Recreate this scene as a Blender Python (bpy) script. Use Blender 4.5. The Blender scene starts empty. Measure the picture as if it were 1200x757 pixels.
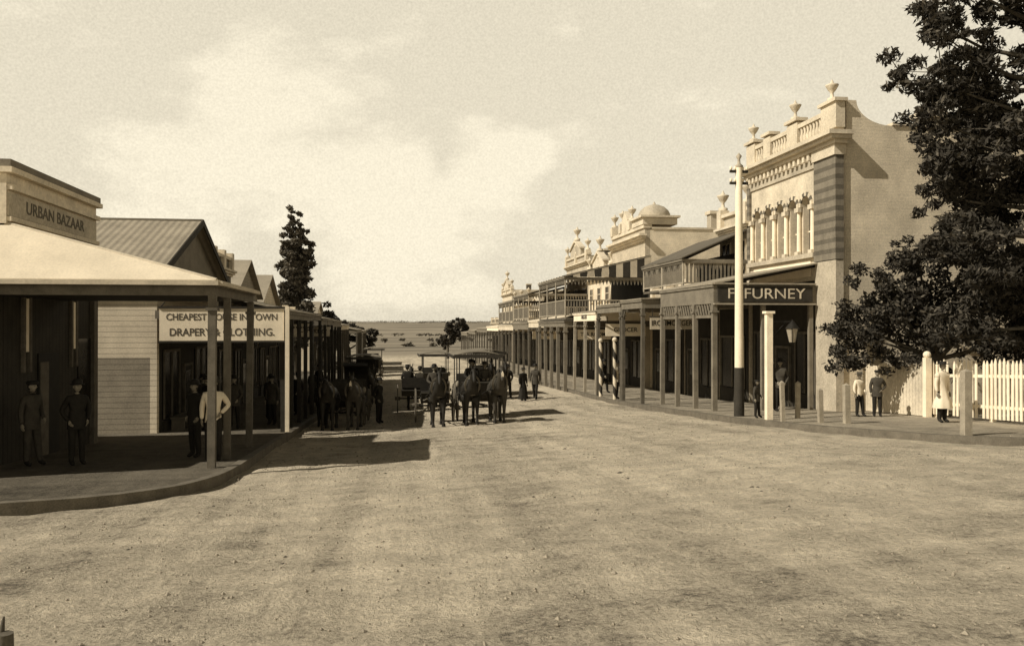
import bpy, math, random
import numpy as np
from mathutils import Vector, Matrix, noise
random.seed(7); np.random.seed(7)
scene=bpy.context.scene
R=math.radians
# ------------------------------------------------------------------ terrain
TY=[-40,-5,0,5,10,16,23,32,38,60,95,160,400,900,1500,2600,6000]
TZ=[1.3,1.45,1.65,1.85,2.12,2.42,2.75,3.2,3.45,3.9,4.3,5.2,8,9,4,-16,-14]
def base(y):
    if y<=TY[0]: return TZ[0]
    for i in range(len(TY)-1):
        if y<=TY[i+1]:
            t=(y-TY[i])/(TY[i+1]-TY[i]); return TZ[i]+(TZ[i+1]-TZ[i])*t
    return TZ[-1]
def zg(x,y):
    t=min(1,max(0,(9-x)/12)); t=t*t*(3-2*t)
    f=1 if y<40 else max(.3,1-(y-40)/80)
    b=(base(y-1.5)+base(y)+base(y+1.5))/3
    return -b-.45*t*f
def pz(x,y): return zg(x,y)+.15
# ------------------------------------------------------------------ materials
def sep(L,w=1.0):
    return (min(1,L*(1+.15*w)),L,L*(1-.25*w),1)
MATS={}
def mat(name,L,var=.18,scale=3.0,fine=40.0,bump=.25,rough=.85,kind=None,freq=6.0,spec=.2,dark=None):
    if name in MATS: return MATS[name]
    m=bpy.data.materials.new(name); m.use_nodes=True
    nt=m.node_tree; N=nt.nodes; K=nt.links; b=N['Principled BSDF']
    b.inputs['Roughness'].default_value=rough
    b.inputs['Specular IOR Level'].default_value=spec
    tc=N.new('ShaderNodeTexCoord')
    n1=N.new('ShaderNodeTexNoise'); n1.inputs['Scale'].default_value=scale; n1.inputs['Detail'].default_value=5; n1.inputs['Roughness'].default_value=.65
    n2=N.new('ShaderNodeTexNoise'); n2.inputs['Scale'].default_value=fine; n2.inputs['Detail'].default_value=2
    K.new(tc.outputs['Object'],n1.inputs['Vector']); K.new(tc.outputs['Object'],n2.inputs['Vector'])
    ad=N.new('ShaderNodeMath'); ad.operation='ADD'
    mu=N.new('ShaderNodeMath'); mu.operation='MULTIPLY'; mu.inputs[1].default_value=.6
    K.new(n2.outputs['Fac'],mu.inputs[0]); K.new(n1.outputs['Fac'],ad.inputs[0]); K.new(mu.outputs[0],ad.inputs[1])
    mr=N.new('ShaderNodeMapRange'); mr.inputs['From Min'].default_value=.55; mr.inputs['From Max'].default_value=1.05
    K.new(ad.outputs[0],mr.inputs['Value'])
    mx=N.new('ShaderNodeMix'); mx.data_type='RGBA'
    mx.inputs['A'].default_value=sep(L*(1-var)); mx.inputs['B'].default_value=sep(min(.9,L*(1+var)))
    K.new(mr.outputs['Result'],mx.inputs['Factor'])
    col=mx.outputs['Result']; hsrc=ad.outputs[0]; dist=.02
    if kind:
        sx=N.new('ShaderNodeSeparateXYZ'); K.new(tc.outputs['Object'],sx.inputs[0])
        ax={'board':'Z','brick':'Z','corr':'Y','corrx':'X','vboard':'Y','vboardx':'X','band':'Z'}[kind]
        w=N.new('ShaderNodeMath'); w.operation='MULTIPLY'; w.inputs[1].default_value=freq; K.new(sx.outputs[ax],w.inputs[0])
        fr=N.new('ShaderNodeMath'); fr.operation='FRACT'; K.new(w.outputs[0],fr.inputs[0])
        if kind in('corr','corrx'):
            s=N.new('ShaderNodeMath'); s.operation='PINGPONG'; s.inputs[1].default_value=.5; K.new(w.outputs[0],s.inputs[0]); fr=s
            lo,hi,dk=0,.5,.72
        elif kind=='band': lo,hi,dk=.40,.46,.45
        else: lo,hi,dk=0,.16,.5
        m2=N.new('ShaderNodeMapRange'); m2.inputs['From Min'].default_value=lo; m2.inputs['From Max'].default_value=hi
        m2.inputs['To Min'].default_value=dk if dark is None else dark; m2.inputs['To Max'].default_value=1
        K.new(fr.outputs[0],m2.inputs['Value'])
        vm=N.new('ShaderNodeMix'); vm.data_type='RGBA'; vm.blend_type='MULTIPLY'; vm.inputs['Factor'].default_value=1
        K.new(col,vm.inputs['A']); K.new(m2.outputs['Result'],vm.inputs['B']); col=vm.outputs['Result']
        a2=N.new('ShaderNodeMath'); a2.operation='ADD'; K.new(hsrc,a2.inputs[0]); K.new(m2.outputs['Result'],a2.inputs[1]); hsrc=a2.outputs[0]
    K.new(col,b.inputs['Base Color'])
    bp=N.new('ShaderNodeBump'); bp.inputs['Strength'].default_value=bump; bp.inputs['Distance'].default_value=dist
    K.new(hsrc,bp.inputs['Height']); K.new(bp.outputs['Normal'],b.inputs['Normal'])
    MATS[name]=m; return m
WHITE=mat('white_paint',.74,.14,2,30)
CREAM=mat('cream_stucco',.52,.26,1.0,14,bump=.35)
STUC=mat('weathered_stucco',.38,.32,.8,16,bump=.4)
SIDE=mat('rendered_brick_side',.58,.28,.9,22,kind='brick',freq=9,dark=.84,bump=.5)
GREY=mat('grey_paint',.16,.3,2,25)
LGREY=mat('light_grey_paint',.42,.2,2,25)
BRICK=mat('red_brick',.12,.3,1.5,20,kind='brick',freq=12,dark=.6)
BANDP=mat('banded_brick_pier',.17,.25,3,20,kind='band',freq=2.9,dark=.6)
BOARD=mat('weatherboard',.62,.18,1.2,20,kind='board',freq=6,dark=.5)
GBOARD=mat('grey_weatherboard',.26,.28,1.2,20,kind='board',freq=6,dark=.5)
DBOARD=mat('shade_dark_shop_board',.035,.3,2,20,kind='vboard',freq=5,dark=.5)  # dark boards, colour lowered further to paint in under-verandah shade
ROOFW=mat('pale_iron_roof',.66,.14,.8,14,kind='corr',freq=6,dark=.9,bump=.2)
ROOFG=mat('grey_iron_roof',.30,.25,.8,14,kind='corr',freq=6,dark=.7)
ROOFX=mat('iron_roof_ribs',.30,.25,.8,14,kind='corrx',freq=4,dark=.6)
ROOFD=mat('dark_iron_roof',.12,.2,.8,14,kind='corr',freq=6)
HIPM=mat('whitewashed_iron_roof',.56,.14,1.2,25)
WOOD=mat('weathered_wood',.10,.35,4,50)
DWOOD=mat('dark_painted_wood',.035,.35,4,50)
LWOOD=mat('pale_wood',.28,.3,4,50)
GLASS=mat('dark_glass',.012,.3,1,5,bump=.02,rough=.2,spec=.3)
BLACK=mat('black_paint',.016,.3,4,30,rough=.7)
SKIN=mat('skin',.22,.1,8,30,bump=.05)
HAIR=mat('hair',.03,.3,20,80)
CLD=mat('dark_cloth',.018,.35,6,60)
CLM=mat('grey_cloth',.05,.3,6,60)
CLL=mat('light_cloth',.62,.1,6,60)
HORSE=mat('bay_horse_coat',.02,.35,3,60,rough=.6)
HORSEG=mat('chestnut_horse_coat',.04,.3,3,60,rough=.6)
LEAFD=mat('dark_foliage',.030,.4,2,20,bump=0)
LEAFL=mat('sunlit_foliage',.07,.4,2,20,bump=0)
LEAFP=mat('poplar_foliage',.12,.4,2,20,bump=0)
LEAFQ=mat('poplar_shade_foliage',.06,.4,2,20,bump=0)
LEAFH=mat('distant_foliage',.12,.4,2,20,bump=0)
BARK=mat('bark',.09,.35,6,40,bump=.6)
STONE=mat('stone',.25,.3,6,40)
DUNG=mat('manure',.08,.3,6,40)
KERBM=mat('kerb_timber',.12,.35,3,40,bump=.5)

def ground_mat(name,L=1.0,far=True,bs=.9):
    m=bpy.data.materials.new(name); m.use_nodes=True
    nt=m.node_tree;N=nt.nodes;K=nt.links;b=N['Principled BSDF']; b.inputs['Roughness'].default_value=.95; b.inputs['Specular IOR Level'].default_value=.1
    tc=N.new('ShaderNodeTexCoord')
    def nz(scale,det,sc=(1,1,1),rot=0,rgh=.55):
        mp=N.new('ShaderNodeMapping'); mp.inputs['Scale'].default_value=sc; mp.inputs['Rotation'].default_value=(0,0,rot)
        K.new(tc.outputs['Object'],mp.inputs['Vector'])
        n=N.new('ShaderNodeTexNoise'); n.inputs['Scale'].default_value=scale; n.inputs['Detail'].default_value=det; n.inputs['Roughness'].default_value=rgh
        K.new(mp.outputs[0],n.inputs['Vector']); return n.outputs['Fac']
    def mth(op,a,bv):
        x=N.new('ShaderNodeMath'); x.operation=op
        for i,v in enumerate((a,bv)):
            if isinstance(v,(int,float)): x.inputs[i].default_value=v
            else: K.new(v,x.inputs[i])
        return x.outputs[0]
    big=nz(.22,3); tracks=nz(1.0,4,(1.6,.12,1),R(-6)); tr2=nz(1.1,4,(.3,1.6,1),R(14)); med=nz(2.0,7,rgh=.78); fin=nz(17,5,rgh=.85)
    s=mth('ADD',mth('MULTIPLY',big,.5),mth('MULTIPLY',tracks,.55))
    s=mth('ADD',s,mth('MULTIPLY',tr2,.4))
    s=mth('ADD',s,mth('MULTIPLY',med,.95)); s=mth('ADD',s,mth('MULTIPLY',fin,1.2))
    mr=N.new('ShaderNodeMapRange'); mr.inputs['From Min'].default_value=1.46; mr.inputs['From Max'].default_value=2.16; K.new(s,mr.inputs['Value'])
    cr=N.new('ShaderNodeValToRGB'); e=cr.color_ramp.elements
    e[0].position=0; e[0].color=sep(.12*L); e[1].position=1; e[1].color=sep(.56*L)
    x=e.new(.3); x.color=sep(.29*L); x=e.new(.6); x.color=sep(.41*L)
    K.new(mr.outputs[0],cr.inputs['Fac']); out=cr.outputs[0]
    if far:
        sx=N.new('ShaderNodeSeparateXYZ'); K.new(tc.outputs['Object'],sx.inputs[0])
        fa=N.new('ShaderNodeMapRange'); fa.inputs['From Min'].default_value=130; fa.inputs['From Max'].default_value=175; K.new(sx.outputs['Y'],fa.inputs['Value'])
        fld=nz(.02,6,(.35,1,1),0,.6)
        cf=N.new('ShaderNodeValToRGB'); e=cf.color_ramp.elements; e[0].position=.38; e[0].color=sep(.13); e[1].position=.62; e[1].color=sep(.26); K.new(fld,cf.inputs['Fac'])
        mx=N.new('ShaderNodeMix'); mx.data_type='RGBA'; K.new(fa.outputs[0],mx.inputs['Factor']); K.new(out,mx.inputs['A']); K.new(cf.outputs[0],mx.inputs['B']); out=mx.outputs['Result']
    K.new(out,b.inputs['Base Color'])
    h=mth('ADD',mth('MULTIPLY',med,1.3),mth('MULTIPLY',fin,.55)); h=mth('ADD',h,mth('MULTIPLY',tracks,1.0))
    bp=N.new('ShaderNodeBump'); bp.inputs['Strength'].default_value=bs; bp.inputs['Distance'].default_value=.1
    K.new(h,bp.inputs['Height']); K.new(bp.outputs[0],b.inputs['Normal'])
    return m
GROUND=ground_mat('dirt_ground',1.25,True,1.0)
PATHM=ground_mat('shade_darkened_footpath_dirt',.30,False,.6)  # left path dirt, darkened to paint in the verandah shade
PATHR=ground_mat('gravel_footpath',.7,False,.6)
# ------------------------------------------------------------------ accumulator
ALL=[]
class A:
    def __init__(s,name,loc=(0,0,0),rot=0,scale=1,world=True):
        s.name=name; s.loc=Vector(loc); s.parts={}
        s.M=None if world else Matrix.Translation(s.loc)@Matrix.Rotation(rot,4,'Z')@Matrix.Scale(scale,4)
        ALL.append(s)
    def add(s,part,m,vs,fs,smooth=False):
        p=s.parts.setdefault((part,m.name),[m,[],[],smooth])
        o=len(p[1])
        if s.M is not None: vs=[s.M@Vector(v) for v in vs]
        p[1].extend([tuple(v) for v in vs]); p[2].extend([tuple(i+o for i in f) for f in fs])
    def box(s,part,m,x0,x1,y0,y1,z0,z1):
        v=[(x0,y0,z0),(x1,y0,z0),(x1,y1,z0),(x0,y1,z0),(x0,y0,z1),(x1,y0,z1),(x1,y1,z1),(x0,y1,z1)]
        s.add(part,m,v,[(0,3,2,1),(4,5,6,7),(0,1,5,4),(1,2,6,5),(2,3,7,6),(3,0,4,7)])
    def hexa(s,part,m,v):
        s.add(part,m,v,[(0,3,2,1),(4,5,6,7),(0,1,5,4),(1,2,6,5),(2,3,7,6),(3,0,4,7)])
    def cyl(s,part,m,p0,p1,r0,r1=None,n=10,cap=True):
        r1=r0 if r1 is None else r1
        p0=Vector(p0);p1=Vector(p1); d=(p1-p0).normalized()
        a=d.orthogonal().normalized(); b=d.cross(a)
        v=[];f=[]
        for p,r in((p0,r0),(p1,r1)):
            for i in range(n):
                t=2*math.pi*i/n; v.append(p+(a*math.cos(t)+b*math.sin(t))*r)
        for i in range(n): j=(i+1)%n; f.append((i,j,n+j,n+i))
        if cap:   # caps use their own vertices so the side normals stay true
            v=v+list(v)
            f.append(tuple(range(3*n-1,2*n-1,-1))); f.append(tuple(range(3*n,4*n)))
        s.add(part,m,v,f,True)
    def lathe(s,part,m,c,prof,n=14,sy=1,wob=0):
        v=[];f=[]; c=Vector(c)
        for k,(r,z) in enumerate(prof):
            for i in range(n):
                t=2*math.pi*i/n; rr=r*(1+wob*math.sin(t*7)*(1-k/len(prof)))
                v.append(c+Vector((rr*math.cos(t),rr*sy*math.sin(t),z)))
        for k in range(len(prof)-1):
            for i in range(n):
                j=(i+1)%n; f.append((k*n+i,k*n+j,(k+1)*n+j,(k+1)*n+i))
        s.add(part,m,v,f,True)
    def sph(s,part,m,c,r,n=12,k=8):
        rx,ry,rz=r if hasattr(r,'__len__') else (r,r,r)
        v=[];f=[]
        for a in range(k+1):
            ph=math.pi*a/k
            for i in range(n):
                t=2*math.pi*i/n; v.append((c[0]+rx*math.sin(ph)*math.cos(t),c[1]+ry*math.sin(ph)*math.sin(t),c[2]+rz*math.cos(ph)))
        for a in range(k):
            for i in range(n):
                j=(i+1)%n; f.append((a*n+i,a*n+j,(a+1)*n+j,(a+1)*n+i))
        s.add(part,m,v,f,True)
    def prismx(s,part,m,x0,x1,yz):
        n=len(yz); v=[(x0,y,z) for y,z in yz]+[(x1,y,z) for y,z in yz]
        f=[tuple(range(n)),tuple(range(2*n-1,n-1,-1))]+[(i,(i+1)%n,n+(i+1)%n,n+i) for i in range(n)]
        s.add(part,m,v,f)
    def prismy(s,part,m,y0,y1,xz):
        n=len(xz); v=[(x,y0,z) for x,z in xz]+[(x,y1,z) for x,z in xz]
        f=[tuple(range(n)),tuple(range(2*n-1,n-1,-1))]+[(i,(i+1)%n,n+(i+1)%n,n+i) for i in range(n)]
        s.add(part,m,v,f)
    def text(s,part,m,txt,loc,rz,size,sx=1,ext=.004,off=.004):
        cu=bpy.data.curves.new('t','FONT'); cu.body=txt; cu.size=size; cu.extrude=ext; cu.align_x='CENTER'; cu.align_y='CENTER'; cu.offset=off*size/.3
        ob=bpy.data.objects.new('t',cu); scene.collection.objects.link(ob)
        dg=bpy.context.evaluated_depsgraph_get(); me=bpy.data.meshes.new_from_object(ob.evaluated_get(dg))
        M=Matrix.Translation(loc)@Matrix.Rotation(rz,4,'Z')@Matrix.Rotation(R(90),4,'X')@Matrix.Diagonal((sx,1,1,1))
        s.add(part,m,[M@v.co for v in me.vertices],[tuple(p.vertices) for p in me.polygons])
        bpy.data.objects.remove(ob); bpy.data.curves.remove(cu); bpy.data.meshes.remove(me)
def finish():
    for a in ALL:
        ps=list(a.parts.items())
        e=None
        if len(ps)>1:
            e=bpy.data.objects.new(a.name,None); e.location=a.loc; e.empty_display_size=.3; scene.collection.objects.link(e)
        for (part,mn),(m,v,f,sm) in ps:
            me=bpy.data.meshes.new(part); me.from_pydata(v,[],f); me.materials.append(m)
            if sm: me.polygons.foreach_set('use_smooth',[True]*len(f))
            me.update()
            ob=bpy.data.objects.new(part if e else a.name,me); scene.collection.objects.link(ob)
            if e: ob.parent=e; ob.matrix_parent_inverse=Matrix.Translation(-a.loc)
# ------------------------------------------------------------------ skin bodies
def skin(pts,edges,rad,root=0,sub=1):
    me=bpy.data.meshes.new('sk'); me.from_pydata(pts,edges,[])
    ob=bpy.data.objects.new('sk',me); scene.collection.objects.link(ob)
    md=ob.modifiers.new('s','SKIN'); md.use_smooth_shade=True
    sv=me.skin_vertices[0].data
    for i,r in enumerate(rad):
        sv[i].radius=r if hasattr(r,'__len__') else (r,r); sv[i].use_root=(i==root)
    ss=ob.modifiers.new('u','SUBSURF'); ss.levels=sub; ss.render_levels=sub
    dg=bpy.context.evaluated_depsgraph_get(); dg.update()
    m2=bpy.data.meshes.new_from_object(ob.evaluated_get(dg))
    v=[x.co.copy() for x in m2.vertices]; f=[tuple(p.vertices) for p in m2.polygons]
    bpy.data.objects.remove(ob); bpy.data.meshes.remove(me); bpy.data.meshes.remove(m2)
    return v,f
POSES={
 'stand':dict(),
 'contra':dict(kneeL=(.07,-.02,.28),ankL=(.09,-.03,.045),elL=(.145,.03,.64),wrL=(.10,-.08,.55)),
 'pocket':dict(elL=(.155,.05,.64),wrL=(.11,-.03,.53),elR=(-.155,.05,.64),wrR=(-.11,-.03,.53)),
 'walk':dict(kneeL=(.05,-.08,.285),ankL=(.05,-.10,.045),kneeR=(-.05,.02,.28),ankR=(-.05,.13,.07),elL=(.13,.05,.64),wrL=(.13,.03,.51),elR=(-.13,-.03,.64),wrR=(-.13,-.1,.52)),
 'hips':dict(elL=(.18,.05,.66),wrL=(.09,-.03,.57),elR=(-.13,.02,.64),wrR=(-.13,-.02,.50)),
 'sit':dict(kneeL=(.08,-.24,.52),ankL=(.08,-.25,.27),kneeR=(-.08,-.24,.52),ankR=(-.08,-.25,.27),elL=(.14,-.06,.66),wrL=(.07,-.2,.62),elR=(-.14,-.06,.66),wrR=(-.07,-.2,.62)),
}
PC={}
def body(pose):
    if pose in PC: return PC[pose]
    q=POSES[pose]; g=lambda k,d:q.get(k,d)
    J=dict(pel=(0,0,.52),sp=(0,0,.62),ch=(0,0,.73),nk=(0,.005,.825),hd=(0,-.005,.87),
      shL=(.10,0,.79),elL=g('elL',(.135,.01,.64)),wrL=g('wrL',(.14,-.02,.50)),
      shR=(-.10,0,.79),elR=g('elR',(-.135,.01,.64)),wrR=g('wrR',(-.14,-.02,.50)),
      hiL=(.05,0,.49),knL=g('kneeL',(.058,-.005,.28)),anL=g('ankL',(.06,.01,.045)),
      hiR=(-.05,0,.49),knR=g('kneeR',(-.058,-.005,.28)),anR=g('ankR',(-.06,.01,.045)))
    for s in 'LR':
        a=Vector(J['an'+s]); J['to'+s]=(a.x*1.1,a.y-.085,max(.018,a.z-.03))
    rad=dict(pel=(.088,.066),sp=(.078,.06),ch=(.092,.064),nk=.033,hd=.03,shL=.045,elL=.034,wrL=.024,shR=.045,elR=.034,wrR=.024,
      hiL=.06,knL=.044,anL=.034,toL=.023,hiR=.06,knR=.044,anR=.034,toR=.023)
    names=list(J); idx={n:i for i,n in enumerate(names)}
    E=[('pel','sp'),('sp','ch'),('ch','nk'),('nk','hd'),('ch','shL'),('shL','elL'),('elL','wrL'),('ch','shR'),('shR','elR'),('elR','wrR'),
       ('pel','hiL'),('hiL','knL'),('knL','anL'),('anL','toL'),('pel','hiR'),('hiR','knR'),('knR','anR'),('anR','toR')]
    v,f=skin([J[n] for n in names],[(idx[a],idx[b]) for a,b in E],[rad[n] for n in names],0,1)
    grp={('nk','hd'):'skin',('pel','hiL'):'leg',('pel','hiR'):'leg',('anL','toL'):'shoe',('anR','toR'):'shoe'}
    segs=[]
    for a,b in E:
        g_=grp.get((a,b)) or ('leg' if a[:2] in('hi','kn') else 'top')
        segs.append((Vector(J[a]),Vector(J[b]),g_))
    out={'skin':[], 'leg':[], 'shoe':[], 'top':[]}
    for fc in f:
        c=sum((v[i] for i in fc),Vector())/len(fc); best=None
        for a,b,g_ in segs:
            d=b-a; t=max(0,min(1,(c-a).dot(d)/d.length_squared)); dd=(a+d*t-c).length
            if g_=='top' : dd-=.012
            if best is None or dd<best[0]: best=(dd,g_)
        out[best[1]].append(fc)
    PC[pose]=(v,out,J); return PC[pose]
def person(name,x,y,h=1.72,rot=0,pose='stand',top=CLD,leg=CLD,hat='bowler',skirt=None,z=None,hatm=None,raised=True,face=0,slen=.05):
    z=(pz(x,y) if raised else zg(x,y)) if z is None else z
    a=A(name,(x,y,z),R(rot),h,world=False)
    v,out,J=body(pose)
    for g_,m in(('top',top),('leg',leg),('shoe',BLACK),('skin',SKIN)):
        used=sorted({i for f in out[g_] for i in f}); mp={o:n for n,o in enumerate(used)}
        a.add({'top':'jacket','leg':'trousers','shoe':'shoes','skin':'neck'}[g_],m,[v[i] for i in used],[tuple(mp[i] for i in f) for f in out[g_]],True)
    if pose!='sit' and not skirt and top is not CLL: # coat skirt
        a.lathe('jacket',top,(0,0,0),[(.112,.43),(.108,.5),(.095,.58),(.088,.64)],16,.78,wob=.02)
    for s,sg in(('L',1),('R',-1)):
        w=Vector(J['wr'+s]); e=Vector(J['el'+s]); d=(w-e).normalized(); side=Vector((sg,0,0)); 
        fwd=d.cross(side).normalized(); 
        if fwd.y>0: fwd=-fwd
        pc=w+d*.028
        a.sph('hands',SKIN,pc,(.014,.023,.03),8,6)
        for k in range(4):
            o=pc+d*.018+fwd*(.017-.0115*k); L=[.032,.037,.034,.026][k]; m1=o+d*L*.55-side*.003; 
            a.cyl('hands',SKIN,o,m1,.0065,.006,6); a.cyl('hands',SKIN,m1,m1+d*L*.5-side*.009,.006,.0045,6)
        o=pc-d*.008+fwd*.018; a.cyl('hands',SKIN,o,o+d*.022+fwd*.014,.0075,.0055,6)
    hc=Vector((0,-.012,.93)); ra=math.radians(face)
    def hp(p): 
        return hc+Vector((p[0]*math.cos(ra)-p[1]*math.sin(ra),p[0]*math.sin(ra)+p[1]*math.cos(ra),p[2]))
    vs=[];n=14;k=10
    for i in range(k+1):
        ph=math.pi*i/k
        for j in range(n):
            t=2*math.pi*j/n; X=.043*math.sin(ph)*math.cos(t);Y=.052*math.sin(ph)*math.sin(t);Z=.066*math.cos(ph)
            if Z<0: X*=1+Z*4.5; 
            if Y<0 and Z<-.02: Y*=1.05
            vs.append(hp((X,Y,Z)))
    ff=[];fh=[]
    for i in range(k):
        for j in range(n):
            q=(i*n+j,i*n+(j+1)%n,(i+1)*n+(j+1)%n,(i+1)*n+j)
            t=2*math.pi*(j+.5)/n; yy=math.sin(t); zz=math.cos(math.pi*(i+.5)/k)
            (fh if (zz>.62 or (yy>.15 and zz>-.55)) else ff).append(q)
    a.add('face',SKIN,vs,ff,True); a.add('hair',HAIR,[hc+(p-hc)*1.05 for p in vs],fh,True)
    a.cyl('face',SKIN,hp((0,-.047,.012)),hp((0,-.064,-.012)),.005,.009,6)
    for sx in(-1,1):
        a.sph('eyes',HAIR,hp((sx*.017,-.047,.004)),(.006,.004,.004),6,4); a.sph('ears',SKIN,hp((sx*.045,.002,-.004)),(.006,.011,.016),6,5)
    a.sph('mouth',CLM,hp((0,-.049,-.032)),(.013,.004,.004),6,4)
    ht=hc.z+.026
    hm=hatm or BLACK
    if hat=='bowler': a.lathe('hat',hm,(0,-.01,ht),[(.078,-.004),(.08,.006),(.054,.005),(.056,.03),(.048,.052),(.03,.064),(.001,.068)],14,1.15)
    elif hat=='wide': a.lathe('hat',hm,(0,-.01,ht),[(.105,-.008),(.106,0),(.056,.006),(.054,.05),(.045,.06),(.001,.057)],16,1.1)
    elif hat=='boater': a.lathe('hat',hm,(0,-.01,ht),[(.095,0),(.095,.007),(.056,.007),(.056,.045),(.001,.046)],14,1.1)
    elif hat=='cap': a.lathe('hat',hm,(0,-.015,ht),[(.056,-.005),(.066,.02),(.05,.038),(.001,.042)],12,1.2)
    if skirt: 
        a.lathe('skirt',skirt,(0,0,0),[(.17 if slen<.1 else .165,slen),(.145,slen+.12),(.115,.40),(.09,.5),(.064,.6),(.07,.63)],28,.85,wob=.07)
        for s_ in(-1,1): a.sph('sleeves',skirt if top is skirt else top,(s_*.105,0,.77),(.045,.045,.055),8,6)
    return a
HC={}
def horse(name,x,y,rot=0,m=HORSE,s=1.0,step=0,head=0,harness=True):
    key=(step,head)
    if key not in HC:
        P=[(0,-.05,1.2),(0,.3,1.24),(0,.62,1.3),(0,-.42,1.2),(0,-.68,1.42),(0,-.9,1.68+head*.5),(0,-1.06,1.88+head),(0,-1.24,1.7+head),(0,-1.38,1.47+head),(0,.8,1.3)]
        Rr=[(.29,.31),(.28,.29),(.26,.26),(.26,.30),(.15,.21),(.10,.155),(.085,.11),(.08,.095),(.055,.06),(.12,.12)]
        E=[(0,1),(1,2),(0,3),(3,4),(4,5),(5,6),(6,7),(7,8),(2,9)]
        def leg(root,pts,rs):
            p=root
            for q,r in zip(pts,rs): P.append(q);Rr.append(r);E.append((p,len(P)-1));p=len(P)-1
        for sx in(-1,1):
            o=step*sx*.12
            leg(3,[(sx*.16,-.46,.98),(sx*.17,-.46-o*.4,.76),(sx*.165,-.50-o,.47+abs(o)*.3*(o>0)),(sx*.165,-.47-o*1.2,.16+(.1 if o>0 else 0)),(sx*.165,-.52-o*1.2,.045+(.06 if o>0 else 0))],[.14,.085,.058,.042,.06])
            leg(2,[(sx*.17,.48,.98),(sx*.175,.42+o*.3,.78),(sx*.165,.74+o,.53),(sx*.165,.70+o,.17),(sx*.165,.65+o,.045)],[.18,.12,.065,.044,.062])
        b=skin(P,E,Rr,0,1)
        t=skin([(0,.82,1.32),(0,.93,1.2),(0,.97,.9),(0,.95,.55)],[(0,1),(1,2),(2,3)],[.05,.07,.08,.025],0,1)
        HC[key]=(b,t)
    (v,f),(tv,tf)=HC[key]
    a=A(name,(x,y,zg(x,y)),R(rot),s,world=False)
    a.add('body',m,v,f,True); a.add('tail',BLACK,tv,tf,True)
    for sx in(-1,1):
        a.cyl('ears',m,(sx*.055,-1.04,1.94+head),(sx*.075,-1.05,2.09+head),.035,.004,6)
        a.sph('eyes',BLACK,(sx*.085,-1.17,1.8+head),.016,6,5)
        for yy in(-.53-step*sx*.14,.64+step*sx*.12): a.lathe('hooves',BLACK,(sx*.165,yy,0 if (step*sx<=0 or yy>0) else .07),[(.07,0),(.055,.08)],8)
    if m is HORSEG: a.prismy('blaze',CLL,-1.36,-1.2,[(-.03,1.5+head),(.03,1.5+head),(.035,1.72+head),(0,1.8+head),(-.035,1.72+head)])
    mv=[];mf=[]
    for i in range(9):
        t=i/8; yy=-1.04+t*.42; zz=1.96+head*(1-t)-t*.36; mv+=[(.0,yy+.05,zz+.04),(.05,yy+.1,zz-.16+.02*math.sin(i*3)),(.0,yy+.13,zz-.02)]
        if i: b=3*i; mf+=[(b-3,b,b+1,b-2),(b-2,b+1,b+2,b-1)]
    a.add('mane',BLACK,mv,mf)
    if harness:
        vs=[];fs=[];n=16
        for i in range(n):
            t=2*math.pi*i/n; cx,cz=.20*math.sin(t),.30*math.cos(t)
            for (k,o) in((0,0),(1,.07)):
                vs.append((cx*1.05,-.66+o-cz*.25,1.36+cz)); vs.append((cx*1.35,-.66+o-cz*.25,1.36+cz*1.18))
        for i in range(n):
            j=(i+1)%n; A4=i*4;B4=j*4
            fs+=[(A4,B4,B4+1,A4+1),(A4+1,B4+1,B4+3,A4+3),(A4+3,B4+3,B4+2,A4+2),(A4+2,B4+2,B4,A4)]
        a.add('collar',WOOD,vs,fs)
        for sx in(-1,1):
            a.box('blinkers',BLACK,sx*.1-.01,sx*.1+.01,-1.24,-1.12,1.74+head,1.86+head)
            a.cyl('traces',BLACK,(sx*.28,-.6,1.2),(sx*.36,1.6,.85),.016,None,5)
        a.cyl('girth',BLACK,(0,-.1,1.2),(0,-.04,1.2),.335,.335,18,False)
    return a
def wheel(a,c,r,part='wheel',m=None,ns=12):
    m=m or BLACK; n=28; vs=[];fs=[]
    for i in range(n):
        t=2*math.pi*i/n
        for (rr,xx) in((r,-.025),(r,.025),(r-.06,.025),(r-.06,-.025)): vs.append((c[0]+xx,c[1]+rr*math.cos(t),c[2]+rr*math.sin(t)))
    for i in range(n):
        j=(i+1)%n
        for k in range(4): fs.append((i*4+k,j*4+k,j*4+(k+1)%4,i*4+(k+1)%4))
    a.add(part,m,vs,fs)
    for i in range(ns):
        t=2*math.pi*i/ns; a.cyl(part,m,c,(c[0],c[1]+(r-.04)*math.cos(t),c[2]+(r-.04)*math.sin(t)),.022,.015,5)
    a.cyl(part,m,(c[0]-.12,c[1],c[2]),(c[0]+.12,c[1],c[2]),.08,.08,10)
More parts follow.
